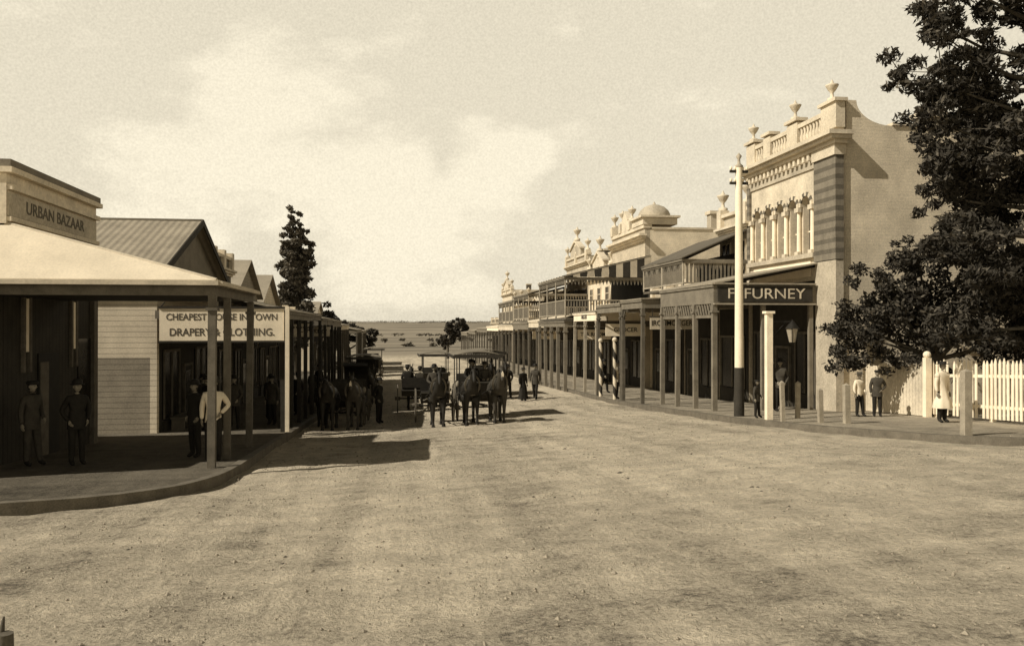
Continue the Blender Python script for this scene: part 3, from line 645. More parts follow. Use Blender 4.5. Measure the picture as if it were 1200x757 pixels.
# ------------------------------------------------------------------ RIGHT SIDE : Furney building
def furney():
    a=A('furney_store',(16,29,-3)); xw=14.4; xe=27; y0,y1=26.1,33; zb=-3.7
    th=.35
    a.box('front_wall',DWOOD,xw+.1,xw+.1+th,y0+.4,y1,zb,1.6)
    a.box('front_wall_upper',CREAM,xw+.004,xw+th,27.5,y1,1.603,2.55)
    n=5; ya,yb=27.75,32.75; w=(yb-ya)/n; z0=2.55; zs=4.25; zt=5.35
    a.box('front_wall_upper',CREAM,xw,xw+th,27.5,ya,2.553,5.95); a.box('front_wall_upper',CREAM,xw,xw+th,yb,y1,2.553,5.95)
    a.box('front_wall_upper',CREAM,xw,xw+th,ya+.002,yb-.002,zt,5.95)
    for i in range(n):
        c=ya+w*(i+.5); r=w*.34; 
        arc=[(c+r*math.cos(t),zs+r*math.sin(t)) for t in [math.pi*k/12 for k in range(13)]]
        for k in range(12):
            p,q=arc[k],arc[k+1]
            a.prismx('arcade',CREAM,xw,xw+th,[(p[0],p[1]),(p[0],zt-.002),(q[0],zt-.002),(q[0],q[1])])
        for s_ in(-1,1):
            Y=sorted((c+s_*r,c+s_*(w/2-.001))); a.box('arcade',CREAM,xw,xw+th,Y[0],Y[1],zs,zt-.002)
            a.box('arcade_piers',CREAM,xw+.06,xw+th,Y[0],Y[1],z0+.003,zs-.002)
        for k in range(9):
            t0=math.pi*k/9;t1=math.pi*(k+1)/9; R0,R1=r*1.02,r*1.42
            m=BRICK if k%2 else CREAM
            a.prismx('voussoirs',m,xw-.05,xw-.003,[(c+R0*math.cos(t0),zs+R0*math.sin(t0)),(c+R1*math.cos(t0),zs+R1*math.sin(t0)),(c+R1*math.cos(t1),zs+R1*math.sin(t1)),(c+R0*math.cos(t1),zs+R0*math.sin(t1))])
        a.box('windows',GLASS,xw+th-.06,xw+th-.03,c-r,c+r,z0+.05,zs+r)
        a.box('window_sashes',WHITE,xw+th-.09,xw+th-.061,c-.02,c+.02,z0+.06,zs+r*.9); a.box('window_sashes',WHITE,xw+th-.092,xw+th-.061,c-r,c-.021,3.35,3.4); a.box('window_sashes',WHITE,xw+th-.092,xw+th-.061,c+.021,c+r,3.35,3.4)
    for i in range(n+1):
        y=ya+w*i; a.cyl('columns',WHITE,(xw-.02,y,z0+.12),(xw-.02,y,zs-.18),.085,.075,10)
        a.box('capitals',CREAM,xw-.14,xw-.003,y-.15,y+.15,zs-.18,zs-.02); a.box('capitals',CREAM,xw-.14,xw-.003,y-.13,y+.13,z0+.003,z0+.12)
    a.box('sill_course',STUC,xw-.16,xw-.003,27.5,y1+.05,z0-.16,z0)
    a.box('panel',WHITE,xw-.03,xw-.003,27.9,32.6,1.75,2.3)
    a.box('corner_pier',BANDP,xw-.14,xw+.15,y0-.1,27.45,2.2,5.6); a.box('corner_pier',CREAM,xw-.2,xw+.2,y0-.15,27.5,5.602,5.95)
    a.box('corner_pier',STUC,xw-.12,xw+.15,y0-.08,27.4,zb,2.18)
    a.box('far_pier',BANDP,xw-.1,xw-.004,32.85,y1+.1,2.56,5.6)
    a.box('frieze',STUC,xw-.06,xw-.003,27.5,y1,5.45,5.93)
    k=int((y1-27.6)/.35)
    for i in range(k): a.box('dentils',CREAM,xw-.22,xw-.065,27.65+i*.35,27.8+i*.35,5.72,5.95)
    for q,(o,za,zc) in enumerate(((.25,5.953,6.08),(.42,6.082,6.2),(.55,6.202,6.34))):
        a.box('cornice',CREAM,xw-o,xw+.2+o*.2,y0-.1-o*.7,y1+.1,za,zc)
    a.box('parapet',CREAM,xw-.02,xw+.18,y0-.05,y1,6.342,6.5); a.box('parapet_rail',CREAM,xw-.1,xw+.2,y0+.1,y1,7.05,7.2)
    a.box('parapet_panel',STUC,xw+.10,xw+.16,y0+.2,y1-.2,6.502,7.048)
    for y,w2 in((y0+.4,.5),(29.1,.4),(31.2,.3),(y1-.3,.4)):
        a.box('parapet_piers',CREAM,xw-.12,xw+.2,y-w2,y+w2,6.505,7.3 if w2<.5 else 7.35); a.box('parapet_piers',CREAM,xw-.2,xw+.26,y-w2-.08,y+w2+.08,7.352,7.46)
        if w2>.3: urn(a,xw+.02,y,7.462,.8)
    for i in range(26):
        y=27.0+i*.22
        if abs(y-29.1)>.45 and abs(y-31.2)>.35: a.lathe('balusters',CREAM,(xw+.0,y,6.5),[(.06,0),(.09,.18),(.045,.36),(.07,.54)],7)
    pr=[(xw+.17,zb),(xe,zb),(xe,6.6),(xw+3.2,6.6)]
    for i in range(10):
        t=i/9*math.pi/2; pr.append((xw+1.9-1.25*math.sin(t),6.62+ .8*(1-math.cos(t))))
    pr+= [(xw+.3,7.42),(xw+.3,6.36),(xw+.17,6.36)]
    a.prismy('side_wall',SIDE,y0,y0+.3,pr)
    a.box('side_coping',CREAM,xw+1.9,xe,y0-.06,y0+.36,6.63,6.72)
    a.box('side_wall_far',SIDE,xw+.52,xe,y1-.3,y1,zb,6.4); a.box('back_wall',SIDE,xe-.3,xe,y0+.31,y1-.31,zb,6.3)
    a.prismx('roof',ROOFG,xw+.5,xe-.31,[(y0+.31,6.0),(29.5,6.4),(y1-.31,6.0),(y1-.31,5.9),(29.5,6.3),(y0+.31,5.9)])
    a.box('chimney',BRICK,20,20.9,30,30.6,6.2,8.0); a.box('chimney',CREAM,19.9,21,29.9,30.7,8.002,8.2)
    shopfront(a,xw+.1,-1,27.6,32.8,.9,frame=WOOD,skin_=False)
    verandah(a,10.67,xw,27.3,33,.78,1.42,2.15,4,roof=ROOFG,fas=GREY,post=GREY,pr=.08)
    a.box('sign_board',DWOOD,10.75,14.1,27.22,27.27,.84,1.36)
    a.text('lettering',CREAM,'F. FURNEY',(12.45,27.213,1.10),0,.50,1.2,off=0)
    for z in(1.42,.74): a.box('sign_moulding',LWOOD,10.6,14.2,27.16,27.29,z,z+.05)
    for x in(12.4,14.1): a.box('posts',GREY,x-.07,x+.07,27.32,27.46,pz(x,27.3)-.1,.78)
    a.box('verandah_tie',GREY,10.66,10.72,27.5,32.9,.3,.4)
    for i in range(22): a.prismx('fascia_lattice',GREY,10.64,10.68,[(27.5+i*.25,.4),(27.56+i*.25,.4),(27.75+i*.25,.78),(27.69+i*.25,.78)])
furney()
a=generic('hotel_building','R',33.1,36.3,4.75,STUC,two=True,vz=(.75,1.1,1.3),style='urns',seed=11,post=WOOD,fas=GREY,roofm=ROOFG,sidem=SIDE)
balcony(a,-1,11.7,14.38,33.3,39.0,(0,1.45,0),2.6,roof=ROOFD)
generic('low_shop','R',36.35,40.8,2.0,STUC,vz=(.65,1.0,1.3),style='flat',seed=10,post=WOOD,chim=False)
generic('grocery_shop','R',40.9,46.2,1.9,STUC,vz=(.3,.72,1.3),style='flat',seed=12,fas=WHITE,post=LWOOD,name_txt='GROCER',sidem=SIDE,chim=False)
def build_c():
    a=A('domed_store',(16,51,-3.6)); xw=14.4; xe=20.5; y0,y1=47.6,55; zt=5.7
    buildwalls(a,xw,xe,y0,y1,zt,STUC,SIDE,.3); flatroof(a,xw,xe,y0,y1,5.0,5.4,th=.3)
    cornice(a,xw,-1,y0,y1,4.95,.4,CREAM,.45); a.box('coping',CREAM,xw-.1,xw+.4,y0-.05,y1,zt+.002,zt+.2); a.box('coping',CREAM,xw+.41,xe+.05,y0-.05,y0+.35,zt-.055,zt+.06)
    a.box('turret',CREAM,xw-.15,xw+1.9,y0-.1,y0+2.2,zt+.205,zt+.6); a.box('turret',CREAM,xw-.3,xw+2.05,y0-.25,y0+2.35,zt+.602,zt+.72)
    a.lathe('dome',STUC,(xw+.88,y0+1.05,zt+.72),[(.95,0),(.93,.2),(.82,.42),(.6,.62),(.3,.74),(.1,.78),(.06,.88),(.02,.95)],20)
    for y in(50.6,52.7,54.7): a.box('parapet_piers',CREAM,xw-.15,xw+.45,y-.25,y+.25,zt+.205,zt+.8); urn(a,xw+.1,y,zt+.8,1.0)
    a.prismx('pediment',CREAM,xw-.1,xw+.2,[(51,zt+.21),(51,zt+.9),(51.65,zt+1.5),(52.3,zt+.9),(52.3,zt+.21)])
    for i in range(3): window(a,xw,-1,48.6+i*2.2,49.6+i*2.2,1.3,3.4,CREAM)
    shopfront(a,xw,-1,47.9,54.8,.1)
    vz=(.0,.32,.33)
    verandah(a,9.5,xw,46.4,55,.0,.32,.33,5,roof=WOOD,fas=GREY,post=GREY,pr=.09)
    balcony(a,-1,9.5,xw,46.4,55,vz,2.6,roof=ROOFG)
    for i in range(12):
        t0=i/12;t1=(i+1)/12; x0=9.5+(xw-9.5)*t0;x1=9.5+(xw-9.5)*t1-.02
        zA=2.78+1.19*t0; zB=2.78+1.19*t1
        a.prismy('striped_awning_end',LGREY if i%2 else DWOOD,46.33,46.37,[(x0,2.77),(x1,2.77),(x1,zB),(x0,zA)])
    for i in range(20):
        ya=46.4+i*.42
        a.hexa('striped_awning',WHITE if i%2 else DWOOD,[(9.36,ya,2.82),(xw-.02,ya,4.02),(xw-.02,ya+.415,4.02),(9.36,ya+.415,2.82),(9.36,ya,2.84),(xw-.02,ya,4.04),(xw-.02,ya+.415,4.04),(9.36,ya+.415,2.84)])
    a.box('chimney',STUC,19.3,19.9,50,50.7,5.3,6.9); a.box('chimney',CREAM,19.2,20,49.9,50.8,6.902,7.1)
build_c()
generic('ornate_shop','R',55.1,62,3.9,CREAM,two=True,vz=(-.05,.4,1.1),style='ornate',seed=13,fas=CREAM,roofm=ROOFW)
generic('ornate_shop','R',62.1,70,5.4,STUC,two=True,vz=(-.2,.3,.35),style='ornate',seed=14,balc=2.3,roofm=ROOFG)
generic('balconied_shop','R',70.1,80,2.9,CREAM,two=True,vz=(-.3,.15,.2),style='flat',seed=15,balc=2.0,fas=CREAM)
generic('plain_shop','R',80.1,90,1.6,GREY,vz=(-.4,.0,.6),style='pediment',seed=16,fas=WHITE,roofm=ROOFW)
generic('plain_shop','R',90.1,101,3.0,STUC,two=True,vz=(-.6,-.2,.4),style='urns',seed=17)
generic('bank_building','R',103,112,4.6,CREAM,two=True,vz=(-.9,-.5,.1),style='ornate',seed=18,roofm=ROOFG)
generic('plain_shop','R',114,124,1.0,GREY,vz=(-1.2,-.8,-.2),style='flat',seed=19)
for (x,y) in((9.8,39.6),(9.8,37.0)):
    q=A('barber_pole',(x,y,pz(x,y))); z=pz(x,y); r=.085
    n=16;H=60
    for ph in(0,1):
        v=[];f=[]
        for k in range(H+1):
            for j in range(n+1):
                t=2*math.pi*j/n; v.append((x+r*math.cos(t),y+r*math.sin(t),z-.1+k*2.7/H))
        for k in range(H):
            for j in range(n):
                if (int((k*.9+j)%16>=8))==ph: b=k*(n+1)+j; f.append((b,b+1,b+n+2,b+n+1))
        q.add('stripes_light' if ph else 'stripes_dark',CREAM if ph else DWOOD,v,f)
    q.sph('ball',CREAM,(x,y,z+2.68),.12)
def cottage():
    a=A('cottage',(22,29,-2.6)); a.box('walls',WHITE,20,27,19.5,24.5,-3,.3)
    a.lathe('hip_roof',ROOFG,(23.5,22,.3),[(5.2,0),(.2,1.6)],4)
    a.box('windows',GLASS,19.97,19.997,21,22,-1.6,-.4); a.box('window_frames',GREY,19.94,19.965,20.95,22.05,-1.65,-1.6)
cottage()
# ------------------------------------------------------------------ street furniture
def pole():
    x,y=10.25,24.3; a=A('telegraph_pole',(x,y,pz(x,y))); z=pz(x,y)
    a.cyl('pole',WHITE,(x,y,z+1.45),(x,y,4.75),.13,.10,16); a.cyl('painted_base',DWOOD,(x,y,z-.2),(x,y,z+1.45),.155,.14,16)
    a.lathe('finial',STUC,(x,y,4.75),[(.1,0),(.13,.05),(.05,.12),(.04,.25),(.09,.34),(.001,.45)],10)
    for zz in(4.25,4.6):
        a.box('crossarm',DWOOD,x-.28,x+.28,y-.04,y+.04,zz,zz+.07)
        for d in(-.25,-.12,.12,.25): a.lathe('insulators',WHITE,(x+d,y,zz+.07),[(.02,0),(.045,.03),(.035,.1),(.001,.12)],8)
pole()
def lamp():
    x,y=10.4,22.6; z=pz(x,y); a=A('street_lamp',(x,y,z))
    a.box('post',WHITE,x-.085,x+.085,y-.085,y+.085,z-.1,z+2.95); a.box('cap',WHITE,x-.13,x+.13,y-.13,y+.13,z+2.952,z+3.02)
    a.box('arm',BLACK,x+.1,x+.75,y-.02,y+.02,z+2.7,z+2.75); a.cyl('brace',BLACK,(x+.09,y,z+2.3),(x+.5,y,z+2.7),.014,None,6)
    lx=x+.7; a.lathe('lantern',LWOOD,(lx,y,z+2.15),[(.1,0),(.19,.38)],6); a.lathe('lantern_top',BLACK,(lx,y,z+2.53),[(.22,0),(.12,.12),(.05,.2),(.001,.26)],6); a.lathe('lantern_base',BLACK,(lx,y,z+2.1),[(.03,0),(.11,.05)],6)
    for k in range(6):
        t=k*math.pi/3; a.cyl('lantern_frame',BLACK,(lx+.1*math.cos(t),y+.1*math.sin(t),z+2.15),(lx+.19*math.cos(t),y+.19*math.sin(t),z+2.53),.01,None,5)
lamp()
for (x,y,h,w,m) in((11.6,20.6,1.08,.07,LWOOD),(11.15,21.1,.95,.06,LWOOD),(11.4,22.9,1.1,.055,LWOOD),(10.15,21.2,1.15,.05,LWOOD),(12.05,16.6,1.45,.085,LWOOD)):
    q=A('bollard_post',(x,y,pz(x,y))); z=pz(x,y); ln=random.uniform(-.04,.04)
    zt=z+h-.1
    q.hexa('post',m,[(x-w,y-w,z-.1),(x+w,y-w,z-.1),(x+w,y+w,z-.1),(x-w,y+w,z-.1),(x-w+ln,y-w,zt),(x+w+ln,y-w,zt),(x+w+ln,y+w,zt),(x-w+ln,y+w,zt)])
    v=[(x-w+ln,y-w,zt+.002),(x+w+ln,y-w,zt+.002),(x+w+ln,y+w,zt+.002),(x-w+ln,y+w,zt+.002),(x+ln,y,z+h-.04)]; q.add('tip',m,v,[(0,1,4),(1,2,4),(2,3,4),(3,0,4)])
def fence():
    a=A('picket_fence',(15.4,20,-2.4)); x=15.35; y=15.6
    while y<22.5:
        z=pz(x,y); l=random.uniform(-.02,.02); t=random.uniform(-.04,.04)
        if random.random()>.03: a.prismx('pickets',WHITE,x-.012,x+.012,[(y,z+.08),(y+.085,z+.08),(y+.085+l,z+1.5+t),(y+.042+l,z+1.62+t),(y+l,z+1.5+t)])
        y+=.15
    for k in range(4):
        yy=15.6+k*2.3; z=pz(x,yy); a.box('posts',WHITE,x+.062,x+.17,yy,yy+.12,z-.1,z+1.5)
    for dz in(.35,1.15):
        v=[];f=[]
        for i in range(8): yy=15.6+i*.98; z=pz(x,yy)+dz; v+=[(x+.014,yy,z),(x+.014,yy,z+.08),(x+.06,yy,z+.08),(x+.06,yy,z)]
        for i in range(7): f+=[(i*4+k,i*4+4+k,i*4+4+(k+1)%4,i*4+(k+1)%4) for k in range(4)]
        a.add('rails',WHITE,v,f)
    b=A('paling_fence',(15.2,24,-2.5)); y=22.7
    while y<25.9:
        z=pz(15.2,y); b.box('palings',CREAM,15.19,15.215,y,y+.14,z+.02,z+1.5+random.uniform(-.06,.06)); y+=.15
    b.box('gate_post',WHITE,15.1,15.28,22.52,22.68,pz(15,22.6)-.1,pz(15,22.6)+1.7); b.sph('gate_post',WHITE,(15.19,22.6,pz(15,22.6)+1.78),.11)
    b.box('rails',WOOD,15.22,15.27,22.7,26.0,-2.2,-2.1); b.box('rails',WOOD,15.22,15.27,22.7,26.0,-1.5,-1.4)
fence()
q=A('tree_stump',(-2.75,6.55,zg(-2.75,6.55))); z=zg(-2.75,6.55)
q.cyl('stump',WOOD,(-2.75,6.55,z-.1),(-2.74,6.54,z+.2),.075,.06,9); q.cyl('splinter',WOOD,(-2.78,6.57,z+.15),(-2.77,6.6,z+.3),.03,.008,6)
def scatter(name,m,N,r0,r1,cond,flat=.7):
    v=[];f=[]
    for _ in range(N):
        y=4+random.random()**1.5*40; x=random.uniform(-9,12)
        if x<-3.0 and y>12.8: continue
        if x>9.4 and y>15: continue
        if not cond(x,y): continue
        r=random.uniform(r0,r1)*(1.6 if random.random()<.05 else 1)*(1+y*.02)
        z=zg(x,y)+gdisp(x,y)+.004; o=len(v)
        P=[(1,0,0),(0,1,0),(-1,0,0),(0,-1,0),(0,0,flat),(0,0,-1)]
        for p in P: v.append((x+p[0]*r*random.uniform(.7,1.3),y+p[1]*r*random.uniform(.7,1.3),z+p[2]*r))
        f+=[(o,o+1,o+4),(o+1,o+2,o+4),(o+2,o+3,o+4),(o+3,o,o+4),(o+1,o,o+5),(o+2,o+1,o+5),(o+3,o+2,o+5),(o,o+3,o+5)]
    a=A(name); a.add(name,m,v,f)
scatter('scattered_clods',STONE,5600,.007,.022,lambda x,y:True)
scatter('horse_manure',DUNG,900,.015,.03,lambda x,y: y>9 and noise.noise(Vector((x*.9,y*.6,31)))>.18,.4)
# ------------------------------------------------------------------ trees
def leafquads(a,clusters,size,frac=.72,elong=1.0,light=LEAFL,dark=LEAFD):
    for part,m,fr in(('foliage_dark',dark,frac),('foliage_sunlit',light,1-frac)):
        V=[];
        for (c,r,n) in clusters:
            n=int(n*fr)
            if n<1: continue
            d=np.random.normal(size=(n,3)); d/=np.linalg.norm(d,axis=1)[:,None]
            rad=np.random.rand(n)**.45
            if part=='foliage_sunlit': d[:,2]=np.abs(d[:,2])*.8+.1; d[:,0]-=.3  # pale leaves pushed up and sunward, painting sunlight into the crown
            P=np.array(c)+d*rad[:,None]*np.array(r)
            u=np.random.normal(size=(n,3)); u/=np.linalg.norm(u,axis=1)[:,None]
            w=np.cross(u,np.random.normal(size=(n,3))); w/=np.linalg.norm(w,axis=1)[:,None]
            s=size*(.6+.8*np.random.rand(n))[:,None]
            V.append(np.stack([P-u*s*elong,P+w*s*.45,P+u*s*elong,P-w*s*.45],1).reshape(-1,3))
        if V:
            V=np.concatenate(V); F=np.arange(len(V)).reshape(-1,4)
            a.add(part,m,[tuple(x) for x in V.tolist()],[tuple(x) for x in F.tolist()])
def pine(x,y):
    a=A('pine_tree',(x,y,zg(x,y))); z0=zg(x,y)
    a.cyl('trunk',BARK,(x,y,z0-.2),(x+.1,y,4),.34,.24,14); a.cyl('trunk',BARK,(x+.1,y,4),(x-.1,y,12),.24,.05,12)
    cl=[]; rnd=random.Random(5)
    limbs=[]
    for i in range(60):
        zz=rnd.uniform(.2,11.5); az=rnd.uniform(0,2*math.pi); L=(1.2+1.9*math.sin(min(1,max(0,(12-zz)/11))*math.pi*.75))*rnd.uniform(.7,1.05)
        limbs.append((zz,az,L,rnd.uniform(.0,.9)))
    limbs+=[(5.7,R(170),3.5,.8),(7.2,R(175),3.1,.9),(6.6,R(182),3.0,.9),(4.9,R(180),3.3,.5),(5.6,R(190),3.2,.7),(3.2,R(172),2.8,.3),(1.8,R(180),2.7,0),(.6,R(170),2.4,-.2),(4.2,R(165),2.7,.4),(2.4,R(190),2.7,.1),(0,R(185),2.3,-.3),(8.2,R(185),2.3,.8),(1.2,R(200),2.6,0)]
    for (zz,az,L,up) in limbs:
        pts=[Vector((x,y,zz))]
        for k in range(1,5):
            t=k/4; pts.append(Vector((x+math.cos(az)*L*t+rnd.uniform(-.15,.15),y+math.sin(az)*L*t+rnd.uniform(-.15,.15),zz+up*t*t*1.2)))
        for k in range(4): a.cyl('limbs',BARK,pts[k],pts[k+1],.08*(1-k/4.5),.08*(1-(k+1)/4.5),6,False)
        for k in range(2,5):
            for _ in range(5):
                b=pts[k]+Vector((rnd.gauss(0,.40),rnd.gauss(0,.40),rnd.gauss(.08,.28)))
                rr=rnd.uniform(.16,.36); cl.append((b,(rr*1.1,rr*1.1,rr*.75),int(125*rr/.35)))
                a.cyl('twigs',BARK,pts[k],b,.02,.008,4,False)
        cl.append((pts[4]+Vector((math.cos(az)*.15,math.sin(az)*.15,.1)),(.25,.25,.2),90))
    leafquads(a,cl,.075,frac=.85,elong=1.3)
pine(17.2,20.7)
def broad(name,x,y,blobs,size,dens,seed,frac=.7,tr=.16,h=2,light=LEAFL,dark=LEAFD):
    a=A(name,(x,y,zg(x,y))); rnd=random.Random(seed); z0=zg(x,y)
    a.cyl('trunk',BARK,(x,y,z0-.2),(x,y,z0+h),tr,tr*.7,10)
    cl=[]
    for (c,r) in blobs:
        a.cyl('limbs',BARK,(x,y,z0+h*.9),c,tr*.5,tr*.12,6,False)
        n=int(14*max(1,r[0]*r[2]/1.2))
        for _ in range(n):
            d=Vector((rnd.gauss(0,1),rnd.gauss(0,1),rnd.gauss(0,1))).normalized()*rnd.uniform(.35,1.05)
            cc=(c[0]+d.x*r[0],c[1]+d.y*r[1],c[2]+d.z*r[2]); rr=rnd.uniform(.22,.42)*max(.6,min(r)/1.3)
            cl.append((cc,(rr*1.2,rr*1.2,rr),int(dens*rr*rr*8)))
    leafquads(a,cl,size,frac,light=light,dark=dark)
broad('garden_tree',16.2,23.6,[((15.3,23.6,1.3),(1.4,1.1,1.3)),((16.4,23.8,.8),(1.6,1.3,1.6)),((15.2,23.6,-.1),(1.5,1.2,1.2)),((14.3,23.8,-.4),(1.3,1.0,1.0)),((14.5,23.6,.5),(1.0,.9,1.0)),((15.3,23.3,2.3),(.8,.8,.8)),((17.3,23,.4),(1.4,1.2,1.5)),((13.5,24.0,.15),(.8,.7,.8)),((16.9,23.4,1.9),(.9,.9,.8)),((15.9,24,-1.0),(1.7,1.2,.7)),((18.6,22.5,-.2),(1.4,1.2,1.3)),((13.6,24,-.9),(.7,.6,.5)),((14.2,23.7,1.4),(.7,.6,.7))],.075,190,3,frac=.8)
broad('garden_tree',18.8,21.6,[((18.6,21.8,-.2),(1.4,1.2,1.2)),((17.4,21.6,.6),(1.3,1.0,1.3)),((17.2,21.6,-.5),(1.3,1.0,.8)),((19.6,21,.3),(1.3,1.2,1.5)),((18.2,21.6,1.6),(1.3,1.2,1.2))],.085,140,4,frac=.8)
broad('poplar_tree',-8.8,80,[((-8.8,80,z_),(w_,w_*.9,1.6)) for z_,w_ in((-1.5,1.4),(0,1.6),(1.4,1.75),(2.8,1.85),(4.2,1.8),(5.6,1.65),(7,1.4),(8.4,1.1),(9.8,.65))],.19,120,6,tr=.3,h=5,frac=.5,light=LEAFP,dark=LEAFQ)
broad('street_tree',-6.2,82,[((-6.2,82,.2),(1.4,1.4,1.8)),((-5.6,82,-1.3),(1.6,1.5,1.2))],.16,60,8,tr=.2,h=2)
broad('street_tree',-5.5,112,[((-6,112,-.8),(2.6,2,1.6)),((-3.5,114,-1.6),(2,2,1.3)),((-9,112,-.6),(2.5,2,2))],.22,60,9,tr=.25,h=2)
broad('street_tree',8.2,128,[((8.6,128,-1.2),(1.6,2,1.4)),((9.8,128,-.2),(1.6,2,1.7)),((7.6,130,-2.4),(1.2,1.4,1.0))],.24,60,10,tr=.25,h=2)
def belt():
    a=A('distant_trees',(0,600,-8)); cl=[]; rnd=random.Random(4)
    for (y,x0,x1,n,h,sp) in((300,-120,80,14,1.0,2),(520,-240,200,60,1.4,2.4),(900,-450,350,120,2,3),(1500,-900,800,260,4,3),(2300,-1300,1200,420,7,3.5)):
        for _ in range(n):
            x=rnd.uniform(x0,x1); yy=y+rnd.uniform(-.03,.03)*y; r=h*rnd.uniform(.5,1.1)
            cl.append(((x,yy,zg(x,yy)+r*.4),(r*sp,r*1.2,r*.7),36))
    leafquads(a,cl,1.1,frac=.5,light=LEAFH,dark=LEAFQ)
belt()
# ------------------------------------------------------------------ vehicles, horses, people
coach('horse_coach',3.05,31.9)
horse('horse',2.6,28.6,step=.6); horse('horse',3.5,28.5,step=-.6,m=HORSEG)
person('coach_driver',2.85,31.15,1.75,pose='sit',z=zg(3,31.2)+1.2-.44*1.75+.0,hat='bowler')
person('passenger',3.35,31.2,1.6,pose='sit',z=zg(3,31.2)+1.2-.44*1.6,top=CLM,hat='wide',hatm=CLM)
person('passenger',3.0,32.05,1.7,pose='sit',z=zg(3,32)+1.2-.44*1.7,hat='wide')
gig('gig',1.5,31.0); horse('horse',1.5,28.7,step=.5)
person('gig_driver',1.5,31.15,1.72,pose='sit',z=zg(1.5,31)+1.12-.44*1.72,top=CLM)
gig('buggy',.9,38,rot=180); horse('horse',.9,40.3,rot=180)
person('buggy_driver',.65,37.85,1.75,rot=180,pose='sit',z=zg(.9,38)+1.12-.44*1.75,hat='wide'); person('passenger',1.2,37.85,1.62,rot=180,pose='sit',z=zg(.9,38)+1.12-.44*1.62,top=CLM,hat='bowler')
coach('wagon',4.9,46,rot=4,canopy=True); horse('horse',4.7,42.6,rot=4,step=.4); horse('horse',5.4,42.7,rot=4)
coach('covered_coach',2.3,47,rot=0,canopy=True)
coach('wagon',-1.7,33.2,rot=-3,canopy=False); horse('horse',-2.15,29.9,rot=-3,head=-.12); horse('horse',-1.3,29.9,rot=-3,m=HORSEG,head=-.05)
gig('gig',-1.7,40.5,hood=True); horse('horse',-1.7,38.2,head=-.15)
coach('horse_coach',-1.6,48,canopy=True); horse('horse',-2,44.7,head=-.1); horse('horse',-1.2,44.7)
gig('gig',-1.8,56,hood=True); horse('horse',-1.8,53.7)
gig('gig',-1.6,66,hood=True); horse('horse',-1.6,63.7)
coach('wagon',-1.6,76,canopy=True); 
person('man',-2.55,31.8,1.75,pose='contra',raised=False,hat='wide'); person('man',-.5,32.5,1.7,rot=60,raised=False,pose='pocket')
person('man',-7.35,18.75,1.75,rot=60,pose='contra',top=CLM,leg=CLM,hat='cap',face=10)
person('man',-6.45,18.7,1.74,rot=40,pose='pocket',top=CLD,leg=CLD,hat='bowler')
person('man',-3.8,19.0,1.78,rot=10,pose='hips',top=CLL,leg=CLD,hat='wide',hatm=CLM)
person('man',-4.35,19.8,1.7,rot=-40,pose='pocket')
for i,(x,y,p,t,ht) in enumerate(((-5.9,28.5,'pocket',CLD,'bowler'),(-5.2,29.3,'contra',CLM,'wide'),(-6.3,29.8,'hips',CLD,'bowler'),(-4.2,31,'stand',CLM,'boater'),(-4.6,33.5,'walk',CLD,'bowler'),(-3.9,36.5,'contra',CLD,'wide'),(-4.4,39,'pocket',CLM,'bowler'),(-3.9,43,'walk',CLD,'bowler'),(-4.1,49,'stand',CLD,'bowler'))):
    person('man',x,y,1.72+.03*(i%3),rot=(i*37)%90-45,pose=p,top=t,hat=ht)
person('woman',6.25,40.8,1.6,rot=30,top=CLD,leg=CLD,skirt=CLD,hat='boater',raised=False)
person('man',6.95,41.4,1.72,rot=-20,pose='walk',top=CLM,raised=False)
person('man',5.7,42.3,1.74,pose='contra',raised=False,hat='wide')
person('man',10.1,37.8,1.72,rot=70,pose='pocket',top=CLL,leg=CLD,hat='wide')
person('boy',10.4,23.4,1.1,rot=40,pose='contra',top=CLM,hat='cap')
person('man',12.3,26.6,1.74,rot=30,pose='contra',hat='bowler'); person('man',13.3,28.0,1.72,rot=-30,pose='pocket',hat='bowler',top=CLM)
person('man',10.8,43,1.72,rot=50,pose='walk')
person('boy',13.45,23.2,1.3,rot=15,pose='contra',top=CLL,leg=CLD,hat='boater',hatm=CLM); person('boy',13.95,23.1,1.36,rot=-20,pose='hips',top=CLM,leg=CLD,hat='cap')
person('girl',14.1,20.35,1.58,rot=15,pose='stand',top=CLL,leg=CLD,skirt=CLL,hat='boater',hatm=BLACK,slen=.24)
finish()
# ------------------------------------------------------------------ camera
cam=bpy.data.cameras.new('camera'); co=bpy.data.objects.new('camera',cam); scene.collection.objects.link(co)
co.location=(0,0,0); co.rotation_euler=(R(90+.26),0,-R(7.97)); cam.lens=30; cam.sensor_width=36; cam.clip_end=20000; cam.clip_start=.1
scene.camera=co
# ------------------------------------------------------------------ light
L=bpy.data.lights.new('sun','SUN'); L.energy=5.0; L.angle=R(.5); L.color=(1,.93,.81)
so=bpy.data.objects.new('sun',L); scene.collection.objects.link(so)
d=Vector((1.09,.36,-1)).normalized(); so.rotation_euler=d.to_track_quat('-Z','Y').to_euler()
el=math.asin(-d.z); az=math.atan2(-d.x,-d.y)
w=bpy.data.worlds.new('World'); scene.world=w; w.use_nodes=True; nt=w.node_tree;N=nt.nodes;K=nt.links
bg=N['Background']; bg.inputs['Strength'].default_value=.1
sky=N.new('ShaderNodeTexSky'); sky.sky_type='NISHITA'; sky.sun_disc=False; sky.sun_elevation=el; sky.sun_rotation=az%(2*math.pi); sky.dust_density=2.5
bw=N.new('ShaderNodeRGBToBW'); K.new(sky.outputs[0],bw.inputs[0])
def M(op,a,b=None,c=None,cl=False):
    x=N.new('ShaderNodeMath'); x.operation=op; x.use_clamp=cl
    for i,v in enumerate((a,b,c)):
        if v is None: continue
        if isinstance(v,(int,float)): x.inputs[i].default_value=v
        else: K.new(v,x.inputs[i])
    return x.outputs[0]
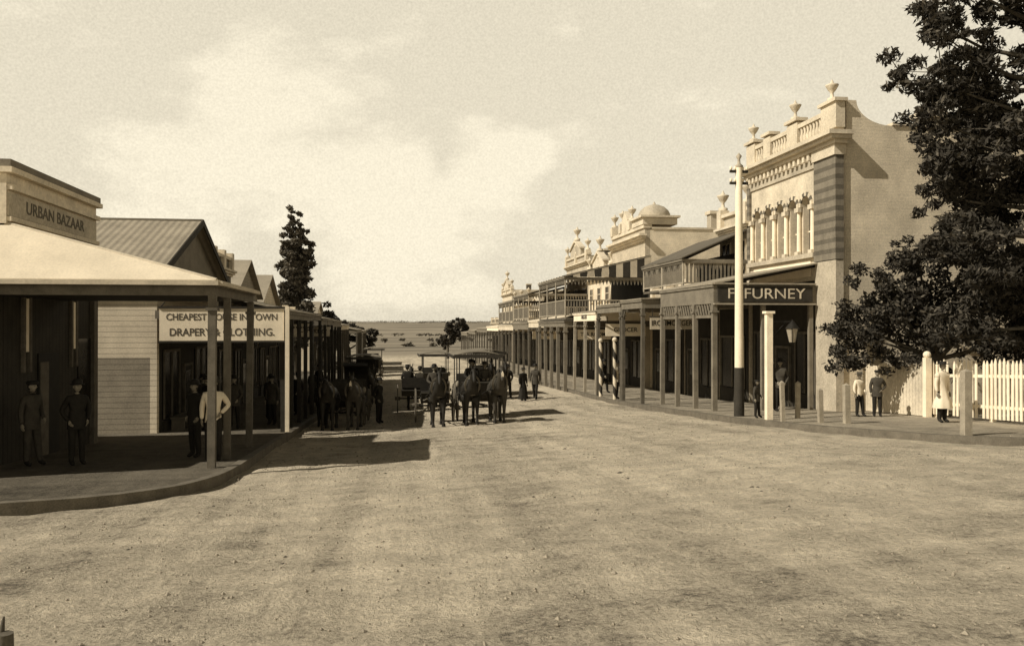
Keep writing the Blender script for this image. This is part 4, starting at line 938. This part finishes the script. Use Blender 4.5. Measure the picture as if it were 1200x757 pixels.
tc=N.new('ShaderNodeTexCoord'); 
mp=N.new('ShaderNodeMapping'); mp.inputs['Scale'].default_value=(1,1,2.4); mp.inputs['Location'].default_value=(3.1,.4,1.7); K.new(tc.outputs['Generated'],mp.inputs[0])
nz=N.new('ShaderNodeTexNoise'); nz.inputs['Scale'].default_value=6; nz.inputs['Detail'].default_value=8; nz.inputs['Roughness'].default_value=.58; K.new(mp.outputs[0],nz.inputs['Vector'])
nf=N.new('ShaderNodeTexNoise'); nf.inputs['Scale'].default_value=420; nf.inputs['Detail'].default_value=2; K.new(tc.outputs['Generated'],nf.inputs['Vector'])
blob=None
for azd,eld,rad in((-7,12.5,8),(-1,10,5),(7,11,4.5),(1.5,4,8),(-14,9,7)):
    a_=R(azd);e_=R(eld); D=Vector((math.sin(a_)*math.cos(e_),math.cos(a_)*math.cos(e_),math.sin(e_)))
    vm=N.new('ShaderNodeVectorMath'); vm.operation='DOT_PRODUCT'; K.new(tc.outputs['Generated'],vm.inputs[0]); vm.inputs[1].default_value=D
    mr=N.new('ShaderNodeMapRange'); mr.interpolation_type='SMOOTHSTEP'; mr.inputs['From Min'].default_value=math.cos(R(rad)); mr.inputs['From Max'].default_value=1; K.new(vm.outputs['Value'],mr.inputs['Value'])
    blob=mr.outputs[0] if blob is None else M('MAXIMUM',blob,mr.outputs[0])
s_=M('ADD',M('MULTIPLY',blob,.22),nz.outputs['Fac'])
fac=N.new('ShaderNodeMapRange'); fac.interpolation_type='SMOOTHSTEP'; fac.inputs['From Min'].default_value=.54; fac.inputs['From Max'].default_value=.74; K.new(s_,fac.inputs['Value'])
val=M('MULTIPLY_ADD',bw.outputs[0],.2,6.7)
sx=N.new('ShaderNodeSeparateXYZ'); K.new(tc.outputs['Generated'],sx.inputs[0])
up=N.new('ShaderNodeMapRange'); up.interpolation_type='SMOOTHSTEP'; up.inputs['From Min'].default_value=.35; up.inputs['From Max'].default_value=.58; up.inputs['To Min'].default_value=1; up.inputs['To Max'].default_value=.03; K.new(sx.outputs['Z'],up.inputs['Value'])
val=M('ADD',val,M('MULTIPLY',fac.outputs[0],1.5))
val=M('MULTIPLY',val,up.outputs[0])
val=M('MULTIPLY',val,M('MULTIPLY_ADD',nf.outputs['Fac'],.36,.82))
cm=N.new('ShaderNodeVectorMath'); cm.operation='SCALE'; cm.inputs[0].default_value=(1.10,1.0,.78); K.new(val,cm.inputs['Scale'])
K.new(cm.outputs[0],bg.inputs['Color'])
scene.view_settings.view_transform='Standard'; scene.view_settings.look='None'; scene.view_settings.exposure=0
